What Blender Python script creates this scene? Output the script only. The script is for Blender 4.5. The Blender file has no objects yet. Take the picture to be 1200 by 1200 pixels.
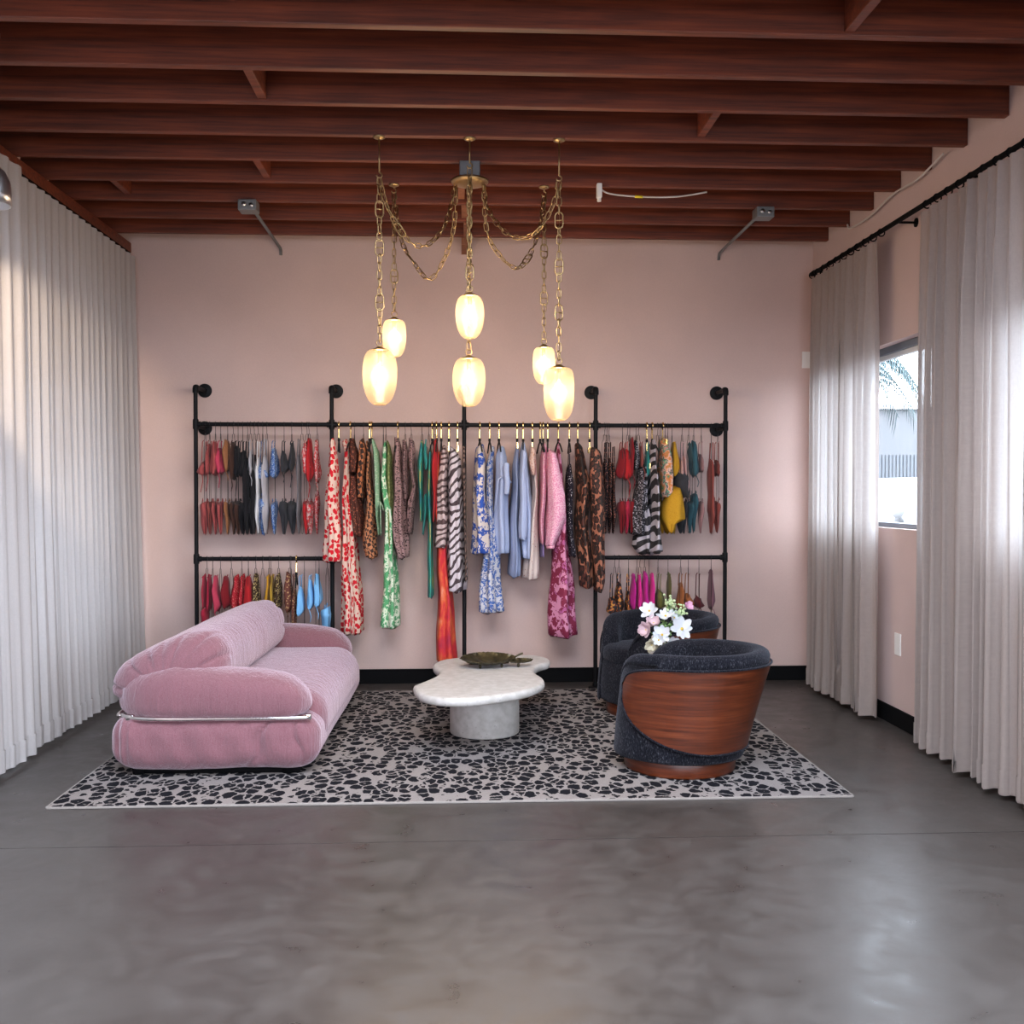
import bpy, bmesh, math, random
import numpy as np
from mathutils import Vector, Matrix
PI = math.pi
SC = bpy.context.scene
COL = SC.collection
R = random.Random(7)

# ------------------------------------------------------------------ camera, world, lights, exposure
EYE = 1.38
PSI, TH = math.atan(59/1200), math.atan(23/1200)
cam_d = bpy.data.cameras.new('camera'); cam_d.sensor_width = 36; cam_d.lens = 36; cam_d.clip_end = 200
cam = bpy.data.objects.new('camera', cam_d); COL.objects.link(cam)
cam.location = (0, 0, EYE); cam.rotation_euler = (PI/2-TH, 0, -PSI)
SC.camera = cam
SC.view_settings.view_transform = 'Standard'; SC.view_settings.look = 'None'
SC.view_settings.gamma = 1; SC.view_settings.use_curve_mapping = False
SC.view_settings.exposure = 1.0
SC.cycles.use_denoising = True
SC.cycles.max_bounces = 8; SC.cycles.diffuse_bounces = 5; SC.cycles.transparent_max_bounces = 12
SC.cycles.sample_clamp_indirect = 6
W = bpy.data.worlds.new('sky'); SC.world = W; W.use_nodes = True
bg = W.node_tree.nodes['Background']; bg.inputs[0].default_value = (.78, .865, 1.0, 1); bg.inputs[1].default_value = 8.0

WALL_Y, XL, XR, YB = 7.41, -2.47, 2.57, -3.0
JOIST_Z, DECK_Z = 3.145, 3.40
WIN = {  # windows: side, y0, y1, z0, z1
    1: ('R', 5.50, 7.15, 1.165, 2.28), 2: ('R', 3.10, 4.75, 1.165, 2.28), 3: ('R', -2.4, 2.4, .9, 2.75),  # the large uncurtained one near the camera is unseen, added for daylight
    4: ('L', 5.55, 7.0, .62, 2.12), 5: ('L', 3.4, 5.0, .62, 2.12)}
ADDED_OPENING = (-2.1, 2.1, 1.2, 2.3)  # storefront opening behind the camera, added to brighten the room
ADDED_SKYLIGHT = (-1.55, 1.55, -.4, 3.35)   # added roof opening, out of view, to light the furniture from above

def portal(loc, rot, sx, sy):
    d = bpy.data.lights.new('window_portal', 'AREA'); d.shape = 'RECTANGLE'; d.size = sx; d.size_y = sy
    d.cycles.is_portal = True
    o = bpy.data.objects.new('window_portal', d); COL.objects.link(o); o.location = loc; o.rotation_euler = rot
for n, (s, a, b, c, d_) in WIN.items():
    portal((XR+.14 if s == 'R' else XL-.14, (a+b)/2, (c+d_)/2), (0, PI/2 if s == 'R' else -PI/2, 0), d_-c, b-a)
portal(((ADDED_SKYLIGHT[0]+ADDED_SKYLIGHT[1])/2, (ADDED_SKYLIGHT[2]+ADDED_SKYLIGHT[3])/2, 3.6), (0, 0, 0), ADDED_SKYLIGHT[1]-ADDED_SKYLIGHT[0], ADDED_SKYLIGHT[3]-ADDED_SKYLIGHT[2])
portal((0, YB-.1, (ADDED_OPENING[2]+ADDED_OPENING[3])/2), (PI/2, 0, 0), ADDED_OPENING[1]-ADDED_OPENING[0], ADDED_OPENING[3]-ADDED_OPENING[2])
PENDANT_W, BULB_E, SPOT_W = 7.5, 40.0, 70.0

# ------------------------------------------------------------------ helpers
def mesh(name, verts, faces, smooth=True):
    me = bpy.data.meshes.new(name); me.from_pydata([tuple(v) for v in verts], [], faces); me.update()
    if smooth: me.polygons.foreach_set('use_smooth', [True]*len(me.polygons))
    return me
def link(name, me, mat=None, parent=None, loc=None, rot=None):
    o = bpy.data.objects.new(name, me); COL.objects.link(o)
    if mat is not None and me is not None and not me.materials: me.materials.append(mat)
    if parent is not None: o.parent = parent
    if loc is not None: o.location = loc
    if rot is not None: o.rotation_euler = rot
    return o
def tag(o, label=None, cat=None, group=None, kind=None):
    if label: o['label'] = label
    if cat: o['category'] = cat
    if group: o['group'] = group
    if kind: o['kind'] = kind
    return o
def empty(name, loc=(0, 0, 0), rz=0):
    o = bpy.data.objects.new(name, None); COL.objects.link(o); o.location = loc; o.rotation_euler = (0, 0, rz)
    o.empty_display_size = .1
    return o
class MB:
    """collects shapes into one mesh"""
    def __init__(s): s.v = []; s.f = []
    def add(s, v, f):
        n = len(s.v); s.v += [tuple(p) for p in v]; s.f += [tuple(i+n for i in q) for q in f]; return s
    def box(s, x0, x1, y0, y1, z0, z1, b=0.0):
        if b <= 0:
            v = [(x, y, z) for x in (x0, x1) for y in (y0, y1) for z in (z0, z1)]
            return s.add(v, [(0, 1, 3, 2), (4, 6, 7, 5), (0, 4, 5, 1), (2, 3, 7, 6), (0, 2, 6, 4), (1, 5, 7, 3)])
        bm = bmesh.new(); bmesh.ops.create_cube(bm, size=1)
        for v in bm.verts: v.co = Vector(((x0+x1)/2+v.co.x*(x1-x0), (y0+y1)/2+v.co.y*(y1-y0), (z0+z1)/2+v.co.z*(z1-z0)))
        bmesh.ops.bevel(bm, geom=bm.edges[:], offset=b, segments=2, affect='EDGES', profile=.5)
        bm.verts.index_update()
        s.add([v.co for v in bm.verts], [[v.index for v in f.verts] for f in bm.faces]); bm.free(); return s
    def tube(s, pts, r, n=8, closed=False, sy=1.0):
        P = [Vector(p) for p in pts]; m = len(P)
        rad = r if isinstance(r, (list, tuple)) else [r]*m
        T = []
        for i in range(m):
            a = P[(i-1) % m] if (closed or i > 0) else P[i]; b = P[(i+1) % m] if (closed or i < m-1) else P[i]
            t = (b-a); T.append(t.normalized() if t.length > 1e-9 else Vector((0, 0, 1)))
        up = Vector((0, 0, 1)) if abs(T[0].z) < .9 else Vector((1, 0, 0))
        N = (up - T[0]*up.dot(T[0])).normalized(); v = []
        for i in range(m):
            if i: 
                N = N - T[i]*N.dot(T[i]); N = N.normalized() if N.length > 1e-6 else T[i].orthogonal().normalized()
            B = T[i].cross(N)
            for k in range(n):
                a = 2*PI*k/n; v.append(P[i]+N*(math.cos(a)*rad[i])+B*(math.sin(a)*rad[i]*sy))
        f = []
        for i in range(m if closed else m-1):
            j = (i+1) % m
            for k in range(n): f.append((i*n+k, i*n+(k+1) % n, j*n+(k+1) % n, j*n+k))
        if not closed: f.append(tuple(range(n-1, -1, -1))); f.append(tuple((m-1)*n+k for k in range(n)))
        return s.add(v, f)
    def lathe(s, prof, n=24, c=(0, 0, 0), axis='z'):
        v = []; f = []
        for (r, z) in prof:
            for k in range(n):
                a = 2*PI*k/n; p = (r*math.cos(a), r*math.sin(a), z)
                if axis == 'y': p = (p[0], p[2], p[1])
                if axis == 'x': p = (p[2], p[0], p[1])
                v.append((c[0]+p[0], c[1]+p[1], c[2]+p[2]))
        for i in range(len(prof)-1):
            for k in range(n): f.append((i*n+k, i*n+(k+1) % n, (i+1)*n+(k+1) % n, (i+1)*n+k))
        if prof[0][0] > 1e-6 and prof[0][1] != prof[-1][1]: f.append(tuple(range(n-1, -1, -1)))
        if prof[-1][0] > 1e-6 and prof[0][1] != prof[-1][1]: f.append(tuple((len(prof)-1)*n+k for k in range(n)))
        return s.add(v, f)
    def sphere(s, c, r, n=12, sz=1.0):
        return s.lathe([(max(r*math.sin(PI*i/8), 1e-5), -r*sz*math.cos(PI*i/8)) for i in range(9)], n, c)
    def build(s, name, mat, parent=None, smooth=True, loc=None, rot=None, auto=False):
        me = mesh(name, s.v, s.f, smooth)
        bm = bmesh.new(); bm.from_mesh(me); bmesh.ops.remove_doubles(bm, verts=bm.verts, dist=1e-6)
        bmesh.ops.recalc_face_normals(bm, faces=bm.faces)
        if auto:
            for e in bm.edges:
                if len(e.link_faces) == 2 and e.calc_face_angle(0) > .6: e.smooth = False
        bm.to_mesh(me); bm.free()
        return link(name, me, mat, parent, loc, rot)
def fix(o, auto=True):
    bm = bmesh.new(); bm.from_mesh(o.data); bmesh.ops.recalc_face_normals(bm, faces=bm.faces)
    if auto:
        for e in bm.edges:
            if len(e.link_faces) == 2 and e.calc_face_angle(0) > .7: e.smooth = False
    bm.to_mesh(o.data); bm.free(); return o
def lerp(a, b, t): return a+(b-a)*t
def interp(pts, t):
    for (a, b) in zip(pts, pts[1:]):
        if t <= b[0]:
            k = (t-a[0])/max(b[0]-a[0], 1e-9); k = max(0, min(1, k))
            return [lerp(p, q, k) for p, q in zip(a, b)]
    return list(pts[-1])
def catmull(P, n, closed=True):
    out = []; m = len(P)
    rng = range(m) if closed else range(m-1)
    g = (lambda i: P[i % m]) if closed else (lambda i: P[max(0, min(m-1, i))])
    for i in rng:
        p0, p1, p2, p3 = g(i-1), g(i), g(i+1), g(i+2)
        for k in range(n):
            t = k/n
            out.append(tuple(.5*((2*b)+(-a+c)*t+(2*a-5*b+4*c-d)*t*t+(-a+3*b-3*c+d)*t**3) for a, b, c, d in zip(p0, p1, p2, p3)))
    if not closed: out.append(tuple(P[-1]))
    return out

# ------------------------------------------------------------------ materials
class NT:
    def __init__(s, name):
        s.m = bpy.data.materials.new(name); s.m.use_nodes = True; s.t = s.m.node_tree; s.n = s.t.nodes; s.p = s.n['Principled BSDF']
        s.out = s.n['Material Output']; s._c = None
    def new(s, ty, **kw):
        x = s.n.new(ty)
        for k, v in kw.items(): setattr(x, k, v)
        return x
    def l(s, a, b): s.t.links.new(a, b)
    def coord(s, scale=(1, 1, 1), rot=(0, 0, 0), kind='Object'):
        tc = s.new('ShaderNodeTexCoord'); mp = s.new('ShaderNodeMapping')
        mp.inputs['Scale'].default_value = scale; mp.inputs['Rotation'].default_value = rot
        s.l(tc.outputs[kind], mp.inputs[0]); return mp.outputs[0]
    def noise(s, co, scale, detail=3, rough=.5):
        x = s.new('ShaderNodeTexNoise'); x.inputs['Scale'].default_value = scale; x.inputs['Detail'].default_value = detail
        x.inputs['Roughness'].default_value = rough
        s.l(co, x.inputs['Vector']); return x
    def warp(s, co, scale, amt):
        n = s.noise(co, scale); sub = s.new('ShaderNodeVectorMath', operation='SUBTRACT'); sub.inputs[1].default_value = (.5, .5, .5)
        s.l(n.outputs['Color'], sub.inputs[0]); sc = s.new('ShaderNodeVectorMath', operation='SCALE'); sc.inputs['Scale'].default_value = amt
        s.l(sub.outputs[0], sc.inputs[0]); ad = s.new('ShaderNodeVectorMath', operation='ADD'); s.l(co, ad.inputs[0]); s.l(sc.outputs[0], ad.inputs[1])
        return ad.outputs[0]
    def voro(s, co, scale, feature='F1', rnd=1.0):
        x = s.new('ShaderNodeTexVoronoi', feature=feature); x.inputs['Scale'].default_value = scale; x.inputs['Randomness'].default_value = rnd
        s.l(co, x.inputs['Vector']); return x
    def ramp(s, fac, stops, const=False):
        x = s.new('ShaderNodeValToRGB'); e = x.color_ramp.elements
        x.color_ramp.interpolation = 'CONSTANT' if const else 'LINEAR'
        while len(e) < len(stops): e.new(.5)
        for k, (p, c) in enumerate(stops): e[k].position = p; e[k].color = (*c, 1) if len(c) == 3 else c
        s.l(fac, x.inputs[0]); return x.outputs[0]
    def mix(s, fac, a, b, mode='MIX'):
        x = s.new('ShaderNodeMix', data_type='RGBA', blend_type=mode)
        for v, i in ((fac, 0), (a, 6), (b, 7)):
            if isinstance(v, (int, float)): x.inputs[i].default_value = v
            elif isinstance(v, tuple): x.inputs[i].default_value = (*v, 1)
            else: s.l(v, x.inputs[i])
        return x.outputs[2]
    def color(s, c):
        if isinstance(c, tuple): s.p.inputs['Base Color'].default_value = (*c, 1)
        else: s.l(c, s.p.inputs['Base Color'])
    def set(s, **kw):
        for k, v in kw.items(): s.p.inputs[k.replace('_', ' ')].default_value = v
        return s
    def bump(s, h, strength=.2, dist=.01):
        b = s.new('ShaderNodeBump'); b.inputs['Strength'].default_value = strength; b.inputs['Distance'].default_value = dist
        s.l(h, b.inputs['Height']); s.l(b.outputs[0], s.p.inputs['Normal'])
def solid(name, c, rough=.6, metal=0.0, **kw):
    m = NT(name); m.color(c); m.set(Roughness=rough, Metallic=metal, **kw); return m.m
def fabric(name, c, rough=.85, sheen=.15):
    m = NT(name); co = m.coord(); n = m.noise(co, 260, 2); m.color(m.mix(n.outputs[0], tuple(x*.82 for x in c), tuple(min(1, x*1.15) for x in c)))
    m.set(Roughness=rough, Sheen_Weight=sheen*.5, Specular_IOR_Level=.12); return m.m
def blobs(name, base, spot, scale, thr=.34, stretch=(1, 1, 1), hole=None, warp=.4):
    m = NT(name); co = m.coord(stretch); w = m.warp(co, scale*1.3, warp/scale)
    v = m.voro(w, scale); st = [(0, spot), (thr, base)]
    if hole: st = [(0, hole), (thr*.5, spot), (thr, base)]
    m.color(m.ramp(v.outputs['Distance'], st, True)); m.set(Roughness=.85, Specular_IOR_Level=.15); return m.m
def floral(name, base, c1, c2, scale, thr=.3):
    m = NT(name); co = m.coord(); w = m.warp(co, scale*2.2, 1.1/scale)
    n = m.noise(w, scale*1.1, 1.5, .45); n2 = m.noise(m.warp(co, scale*3, .6/scale), scale*.8, 1)
    a = m.ramp(n.outputs[0], [(0, base), (.50, c1), (.50+.22*thr, base), (.5+.5*thr, c2)], True)
    m.color(m.mix(m.ramp(n2.outputs[0], [(0, (0,)*3), (.58, (1,)*3)], True), a, m.ramp(n.outputs[0], [(0, c2), (.47, base), (.53, c1)], True))); m.set(Roughness=.8); return m.m
def leopard(name, base, rim, core, scale):
    m = NT(name); co = m.coord((1, 1, .75)); w = m.warp(co, scale*1.8, .55/scale)
    v = m.voro(w, scale); m.color(m.ramp(v.outputs['Distance'], [(0, core), (.34, rim), (.64, base)], True)); m.set(Roughness=.75); return m.m
def zebra(name, base, stripe, scale, rot=(0, 0, 0), thr=.5):
    m = NT(name); co = m.coord((1, 1, 1), rot); wv = m.new('ShaderNodeTexWave', bands_direction='Z')
    wv.inputs['Scale'].default_value = scale; wv.inputs['Distortion'].default_value = 9; wv.inputs['Detail'].default_value = 1.5; wv.inputs['Detail Scale'].default_value = .9
    m.l(co, wv.inputs['Vector']); m.color(m.ramp(wv.outputs['Fac'], [(0, stripe), (thr, base)], True)); m.set(Roughness=.8); return m.m
def checks(name, a, b, scale):
    m = NT(name); co = m.coord((1, 1, 1), (0, .5, .6)); c = m.new('ShaderNodeTexChecker'); c.inputs['Scale'].default_value = scale
    c.inputs[1].default_value = (*a, 1); c.inputs[2].default_value = (*b, 1); m.l(co, c.inputs[0]); m.color(c.outputs[0]); m.set(Roughness=.85); return m.m
def dye(name, stops, scale, stretch=(1, 1, .4)):
    m = NT(name); co = m.coord(stretch); n = m.noise(co, scale, 3); m.color(m.ramp(n.outputs[0], stops)); m.set(Roughness=.7); return m.m
def grain(name, c0, c1, c2, scale, stretch, rough=.4, coat=0.0, kind='Object', bump=.08):
    m = NT(name); co = m.coord(stretch, kind=kind); w = m.warp(co, 1.6, .35); n = m.noise(w, scale, 5, .62); n2 = m.noise(m.coord((1, 1, 1), kind=kind), 1.7, 2)
    a = m.ramp(n.outputs[0], [(.25, c0), (.5, c1), (.78, c2)]); m.color(m.mix(m.ramp(n2.outputs[0], [(.3, (.62,)*3), (.7, (1.12,)*3)]), (0, 0, 0), a) if False else m.mix(1.0, a, m.ramp(n2.outputs[0], [(.3, (.72,)*3), (.7, (1.1,)*3)]), 'MULTIPLY'))
    m.set(Roughness=rough, Coat_Weight=coat, Coat_Roughness=.15); m.bump(n.outputs[0], bump, .003); return m.m

M = {}
def wall_mat(name, c):
    m = NT(name); co = m.coord(); n = m.noise(co, 2.2, 4); n2 = m.noise(co, 160, 3, .7)
    a = m.ramp(n.outputs[0], [(.3, tuple(x*.93 for x in c)), (.7, tuple(x*1.05 for x in c))])
    m.color(m.mix(.22, a, m.mix(n2.outputs[0], tuple(x*.6 for x in c), tuple(min(1, x*1.4) for x in c)))); m.set(Roughness=.82); m.bump(n2.outputs[0], .25, .004); return m.m
M['wall'] = wall_mat('pink_plaster', (.57, .412, .368))
M['wallside'] = wall_mat('grey_pink_plaster', (.55, .415, .385))
def floor_mat():
    m = NT('polished_concrete'); co = m.coord(); a = m.noise(co, .9, 5, .6); b = m.noise(m.warp(co, 3, .3), 7, 6, .65); c = m.noise(co, 90, 2)
    col = m.ramp(a.outputs[0], [(.28, (.029, .023, .019)), (.5, (.046, .038, .034)), (.75, (.069, .061, .056))])
    col = m.mix(.45, col, m.ramp(b.outputs[0], [(.3, (.023, .019, .0165)), (.72, (.074, .066, .061))]))
    m.color(col); r = m.ramp(b.outputs[0], [(.3, (.26,)*3), (.7, (.46,)*3)]); m.l(r, m.p.inputs['Roughness']); m.bump(c.outputs[0], .04, .002)
    m.set(Specular_IOR_Level=.55); return m.m
M['floor'] = floor_mat()
M['joist'] = grain('stained_joist_wood', (.034, .007, .0022), (.130, .023, .0065), (.23, .046, .012), 6, (.35, 5, 9), .55)
M['deck'] = grain('dark_roof_boards', (.012, .006, .004), (.03, .012, .008), (.05, .02, .012), 5, (6, .5, 5), .7)
M['block'] = grain('bare_fir_wood', (.16, .05, .022), (.24, .085, .036), (.32, .12, .055), 6, (4, 4, .6), .6)
M['black'] = solid('black_paint', (.005, .005, .0055), .8, Specular_IOR_Level=.06)
M['pipe'] = solid('black_iron_pipe', (.005, .005, .006), .55, 0, Specular_IOR_Level=.15)
M['wire'] = solid('dark_wire', (.02, .017, .017), .4, .7)
M['velvet_black'] = solid('black_flocking', (.01, .01, .01), .9)
M['brass'] = solid('polished_brass', (.78, .55, .22), .22, 1.0)
M['agedbrass'] = solid('aged_brass', (.42, .29, .14), .32, 1.0)
M['chrome'] = solid('chrome', (.75, .73, .72), .12, 1.0)
M['steel'] = solid('brushed_steel', (.55, .55, .56), .28, 1.0)
M['galv'] = solid('galvanised_steel', (.20, .205, .21), .5, .6)
M['white_plastic'] = solid('white_plastic', (.75, .73, .70), .4)
M['cable'] = solid('white_cable', (.55, .50, .46), .5)
M['yellow'] = solid('yellow_tag', (.75, .6, .02), .5)
M['darkframe'] = solid('grey_window_frame', (.16, .19, .23), .4, .3)
M['paleframe'] = solid('pale_window_trim', (.62, .62, .62), .5)
def curtain_mat(name, c, tr, tp):
    m = NT(name); co = m.coord(); wv = m.noise(m.coord((1, 260, 60)), 1.0, 2); w2 = m.noise(m.coord((1, 60, 300)), 1.0, 2)
    col = m.mix(.5, m.mix(wv.outputs[0], tuple(x*.84 for x in c), tuple(min(1, x*1.1) for x in c)), m.mix(w2.outputs[0], tuple(x*.84 for x in c), tuple(min(1, x*1.1) for x in c)))
    m.color(col); m.set(Roughness=.9, Sheen_Weight=.1)
    t = m.new('ShaderNodeBsdfTranslucent'); m.l(m.mix(wv.outputs[0], tuple(.25+.62*x for x in (c[0]*.93, c[1]*1.05, c[2]*1.14)), tuple(.33+.66*x for x in (c[0]*.93, c[1]*1.05, c[2]*1.14))), t.inputs[0]); mx = m.new('ShaderNodeMixShader'); mx.inputs[0].default_value = tr
    m.l(m.p.outputs[0], mx.inputs[1]); m.l(t.outputs[0], mx.inputs[2])
    tt = m.new('ShaderNodeBsdfTransparent'); m2 = m.new('ShaderNodeMixShader'); m2.inputs[0].default_value = tp
    m.l(mx.outputs[0], m2.inputs[1]); m.l(tt.outputs[0], m2.inputs[2]); m.l(m2.outputs[0], m.out.inputs[0]); return m.m
M['curtain'] = curtain_mat('sheer_linen', (.40, .325, .290), .42, .05)
M['curtain_l'] = curtain_mat('white_linen', (.48, .44, .43), .26, .02)
def glass_mat():
    m = NT('window_glass'); m.n.remove(m.p); t = m.new('ShaderNodeBsdfTransparent'); t.inputs[0].default_value = (.95, .97, .97, 1)
    g = m.new('ShaderNodeBsdfGlossy'); g.inputs['Roughness'].default_value = .02; mx = m.new('ShaderNodeMixShader'); mx.inputs[0].default_value = .06
    m.l(t.outputs[0], mx.inputs[1]); m.l(g.outputs[0], mx.inputs[2]); m.l(mx.outputs[0], m.out.inputs[0]); return m.m
M['glass'] = glass_mat()
def shade_mat():
    m = NT('frosted_ribbed_glass'); m.n.remove(m.p); co = m.coord(); n = m.noise(m.coord((1, 1, .3)), 60, 3)
    t = m.new('ShaderNodeBsdfTranslucent'); t.inputs[0].default_value = (1, .86, .66, 1)
    m.l(m.ramp(n.outputs[0], [(.3, (.20, .142, .090)), (.7, (.235, .178, .12))]), t.inputs[0])
    d = m.new('ShaderNodeBsdfGlossy'); d.inputs['Roughness'].default_value = .25; d.inputs[0].default_value = (.9, .85, .8, 1)
    tr = m.new('ShaderNodeBsdfTransparent'); tr.inputs[0].default_value = (1, .93, .82, 1)
    m1 = m.new('ShaderNodeMixShader'); m1.inputs[0].default_value = .06; m.l(t.outputs[0], m1.inputs[1]); m.l(d.outputs[0], m1.inputs[2])
    m2 = m.new('ShaderNodeMixShader'); m2.inputs[0].default_value = .72; m.l(m1.outputs[0], m2.inputs[1]); m.l(tr.outputs[0], m2.inputs[2])
    m.l(m2.outputs[0], m.out.inputs[0]); return m.m
M['shade'] = shade_mat()
def bulb_mat():
    m = NT('lit_frosted_bulb'); m.color((1, .9, .8)); m.set(Roughness=.5, Emission_Strength=BULB_E); m.p.inputs['Emission Color'].default_value = (1, .80, .55, 1); return m.m
M['bulb'] = bulb_mat()
def velvet(name, c, edge, sheen=.8, scale=1.0):
    m = NT(name); co = m.coord(); n = m.noise(co, 3.2, 4, .6); f = m.noise(co, 420*scale, 2, .6)
    lw = m.new('ShaderNodeLayerWeight'); lw.inputs['Blend'].default_value = .42
    base = m.mix(n.outputs[0], tuple(x*.78 for x in c), tuple(min(1, x*1.25) for x in c))
    base = m.mix(m.ramp(f.outputs[0], [(.3, (.0,)*3), (.7, (.35,)*3)]), base, edge)
    m.color(base); m.set(Roughness=.92, Sheen_Weight=sheen, Sheen_Roughness=.45, Specular_IOR_Level=.1); m.p.inputs['Sheen Tint'].default_value = (.72, .60, .66, 1)
    wr = m.noise(m.warp(m.coord((26, 26, 3.2)), 1.2, 1.4), 1.0, 4, .6); ad = m.new('ShaderNodeMath', operation='MULTIPLY_ADD'); ad.inputs[1].default_value = .12; m.l(f.outputs[0], ad.inputs[0]); m.l(wr.outputs[0], ad.inputs[2]); m.bump(ad.outputs[0], .75, .014); return m
M['pink'] = velvet('pink_velvet', (.155, .048, .060), (.40, .28, .305), 1.0).m
def navy():
    m = NT('charcoal_velvet'); co = m.coord(); f = m.noise(m.coord((1, 1, .35)), 190, 3, .7); n = m.noise(co, 9, 3)
    a = m.ramp(f.outputs[0], [(.36, (.005, .005, .008)), (.56, (.012, .012, .016)), (.76, (.095, .094, .108))]); m.color(m.mix(1.0, a, m.ramp(n.outputs[0], [(.3, (.7,)*3), (.7, (1.25,)*3)]), 'MULTIPLY'))
    m.set(Roughness=.9, Sheen_Weight=.22, Sheen_Roughness=.4, Specular_IOR_Level=.06); m.p.inputs['Sheen Tint'].default_value = (.40, .42, .50, 1); m.bump(f.outputs[0], .5, .006); return m.m
M['navy'] = navy()
M['chairwood'] = grain('rosewood_veneer', (.026, .0055, .0018), (.095, .0185, .0052), (.185, .044, .0125), 5, (.55, .55, 11), .36, .10)
def stone():
    m = NT('white_terrazzo_stone'); co = m.coord(); v = m.voro(m.warp(co, 60, .01), 60); n = m.noise(co, 25, 4)
    a = m.ramp(n.outputs[0], [(.35, (.42, .39, .36)), (.65, (.52, .49, .465))]); v2 = m.voro(co, 34)
    m.color(m.mix(m.ramp(v2.outputs['Distance'], [(0, (1,)*3), (.10, (1,)*3), (.16, (0,)*3)]), a, (.36, .33, .30))); m.set(Roughness=.45); return m.m
M['stone'] = stone()
M['bronze'] = dye('olive_bronze', [(.3, (.022, .018, .009)), (.55, (.06, .048, .023)), (.8, (.125, .10, .05))], 30, (1, 1, 1)); 
for n_ in M['bronze'].node_tree.nodes:
    if n_.type == 'BSDF_PRINCIPLED': n_.inputs['Metallic'].default_value = .6; n_.inputs['Roughness'].default_value = .42
def rug_mat():
    m = NT('leopard_rug_pile'); co = m.coord((1, .72, 1)); w = m.warp(m.warp(co, 11, .035), 50, .022); v = m.voro(w, 18.5, 'DISTANCE_TO_EDGE'); v1 = m.voro(w, 18.5); f = m.noise(co, 330, 2)
    n = m.noise(co, 5, 2); hole = m.ramp(n.outputs[0], [(.0, (0,)*3), (.54, (1,)*3)], True)
    ink, cream = (.008, .008, .011), (.26, .228, .215)
    gap = m.ramp(v.outputs['Distance'], [(0, (0,)*3), (.062, (1,)*3)], True)
    def spots(ramp): return m.mix(gap, cream, m.ramp(v1.outputs['Distance'], ramp, True))
    a = spots([(0, ink), (.60, cream)]); b = spots([(0, (.15, .13, .12)), (.11, ink), (.58, cream)])
    c = m.mix(hole, a, b); c = m.mix(1.0, c, m.ramp(f.outputs[0], [(.25, (.75,)*3), (.75, (1.1,)*3)]), 'MULTIPLY'); m.color(c)
    m.set(Roughness=.95, Specular_IOR_Level=.1); m.bump(f.outputs[0], .4, .006); return m.m
M['rug'] = rug_mat(); M['rugedge'] = fabric('rug_binding', (.26, .23, .21))

# ------------------------------------------------------------------ room shell
def wall_holes(name, side, x, holes, y0, y1, z0, z1, thick, mat):
    """wall in the YZ plane with rectangular openings"""
    ys = sorted({y0, y1, *[h[0] for h in holes], *[h[1] for h in holes]}); b = MB()
    xa, xb = (x, x+thick) if side > 0 else (x-thick, x)
    for a, c in zip(ys, ys[1:]):
        h = [h for h in holes if h[0] <= a and h[1] >= c]
        if not h: b.box(xa, xb, a, c, z0, z1)
        else: b.box(xa, xb, a, c, z0, h[0][2]); b.box(xa, xb, a, c, h[0][3], z1)
    return tag(b.build(name, mat, smooth=False), kind='structure')
wall_holes('wall_right', 1, XR, [w[1:] for w in WIN.values() if w[0] == 'R'], YB, WALL_Y+.2, 0, 3.7, .2, M['wallside'])
wall_holes('wall_left', -1, XL, [w[1:] for w in WIN.values() if w[0] == 'L'], YB, WALL_Y+.2, 0, 3.7, .2, M['wallside'])
tag(MB().box(XL, XR, WALL_Y, WALL_Y+.2, 0, 3.7).build('wall_back', M['wall'], smooth=False), kind='structure')
b = MB(); x0, x1, z0, z1 = ADDED_OPENING
b.box(XL, x0, YB-.2, YB, 0, 3.7); b.box(x1, XR, YB-.2, YB, 0, 3.7); b.box(x0, x1, YB-.2, YB, 0, z0); b.box(x0, x1, YB-.2, YB, z1, 3.7)
tag(b.build('wall_front', M['wallside'], smooth=False), kind='structure')
fl = MB()   # two slabs with a saw-cut joint between them
fl.box(XL-.2, XR+.2, YB-.2, 4.03, -.12, 0); fl.box(XL-.2, XR+.2, 4.036, WALL_Y+.2, -.12, 0); fl.box(XL-.2, XR+.2, 4.0, 4.06, -.14, -.012)
tag(fl.build('floor', M['floor'], smooth=False), kind='structure')
cb_ = MB().box(XL-.2, XR+.2, ADDED_SKYLIGHT[3], WALL_Y+.2, DECK_Z, DECK_Z+.12).box(XL-.2, XR+.2, YB-.2, ADDED_SKYLIGHT[2], DECK_Z, DECK_Z+.12).box(XL-.2, ADDED_SKYLIGHT[0], ADDED_SKYLIGHT[2], ADDED_SKYLIGHT[3], DECK_Z, DECK_Z+.12).box(ADDED_SKYLIGHT[1], XR+.2, ADDED_SKYLIGHT[2], ADDED_SKYLIGHT[3], DECK_Z, DECK_Z+.12)
ceil = tag(cb_.build('ceiling', M['deck'], smooth=False), kind='structure')
JY = [7.11-.395*k for k in range(25)]
jm = None
for k, y in enumerate(JY):
    if ADDED_SKYLIGHT[2]-.02 < y < ADDED_SKYLIGHT[3]+.02: continue
    if jm is None:
        o = MB().box(XL, XR-.001, -.021, .021, 0, DECK_Z-JOIST_Z, .004).build('joist', M['joist'], ceil, smooth=False); jm = o.data
    else: o = link('joist', jm, None, ceil)
    o.location = (R.uniform(0, .0), y, JOIST_Z+R.uniform(-.003, .003))
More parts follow.
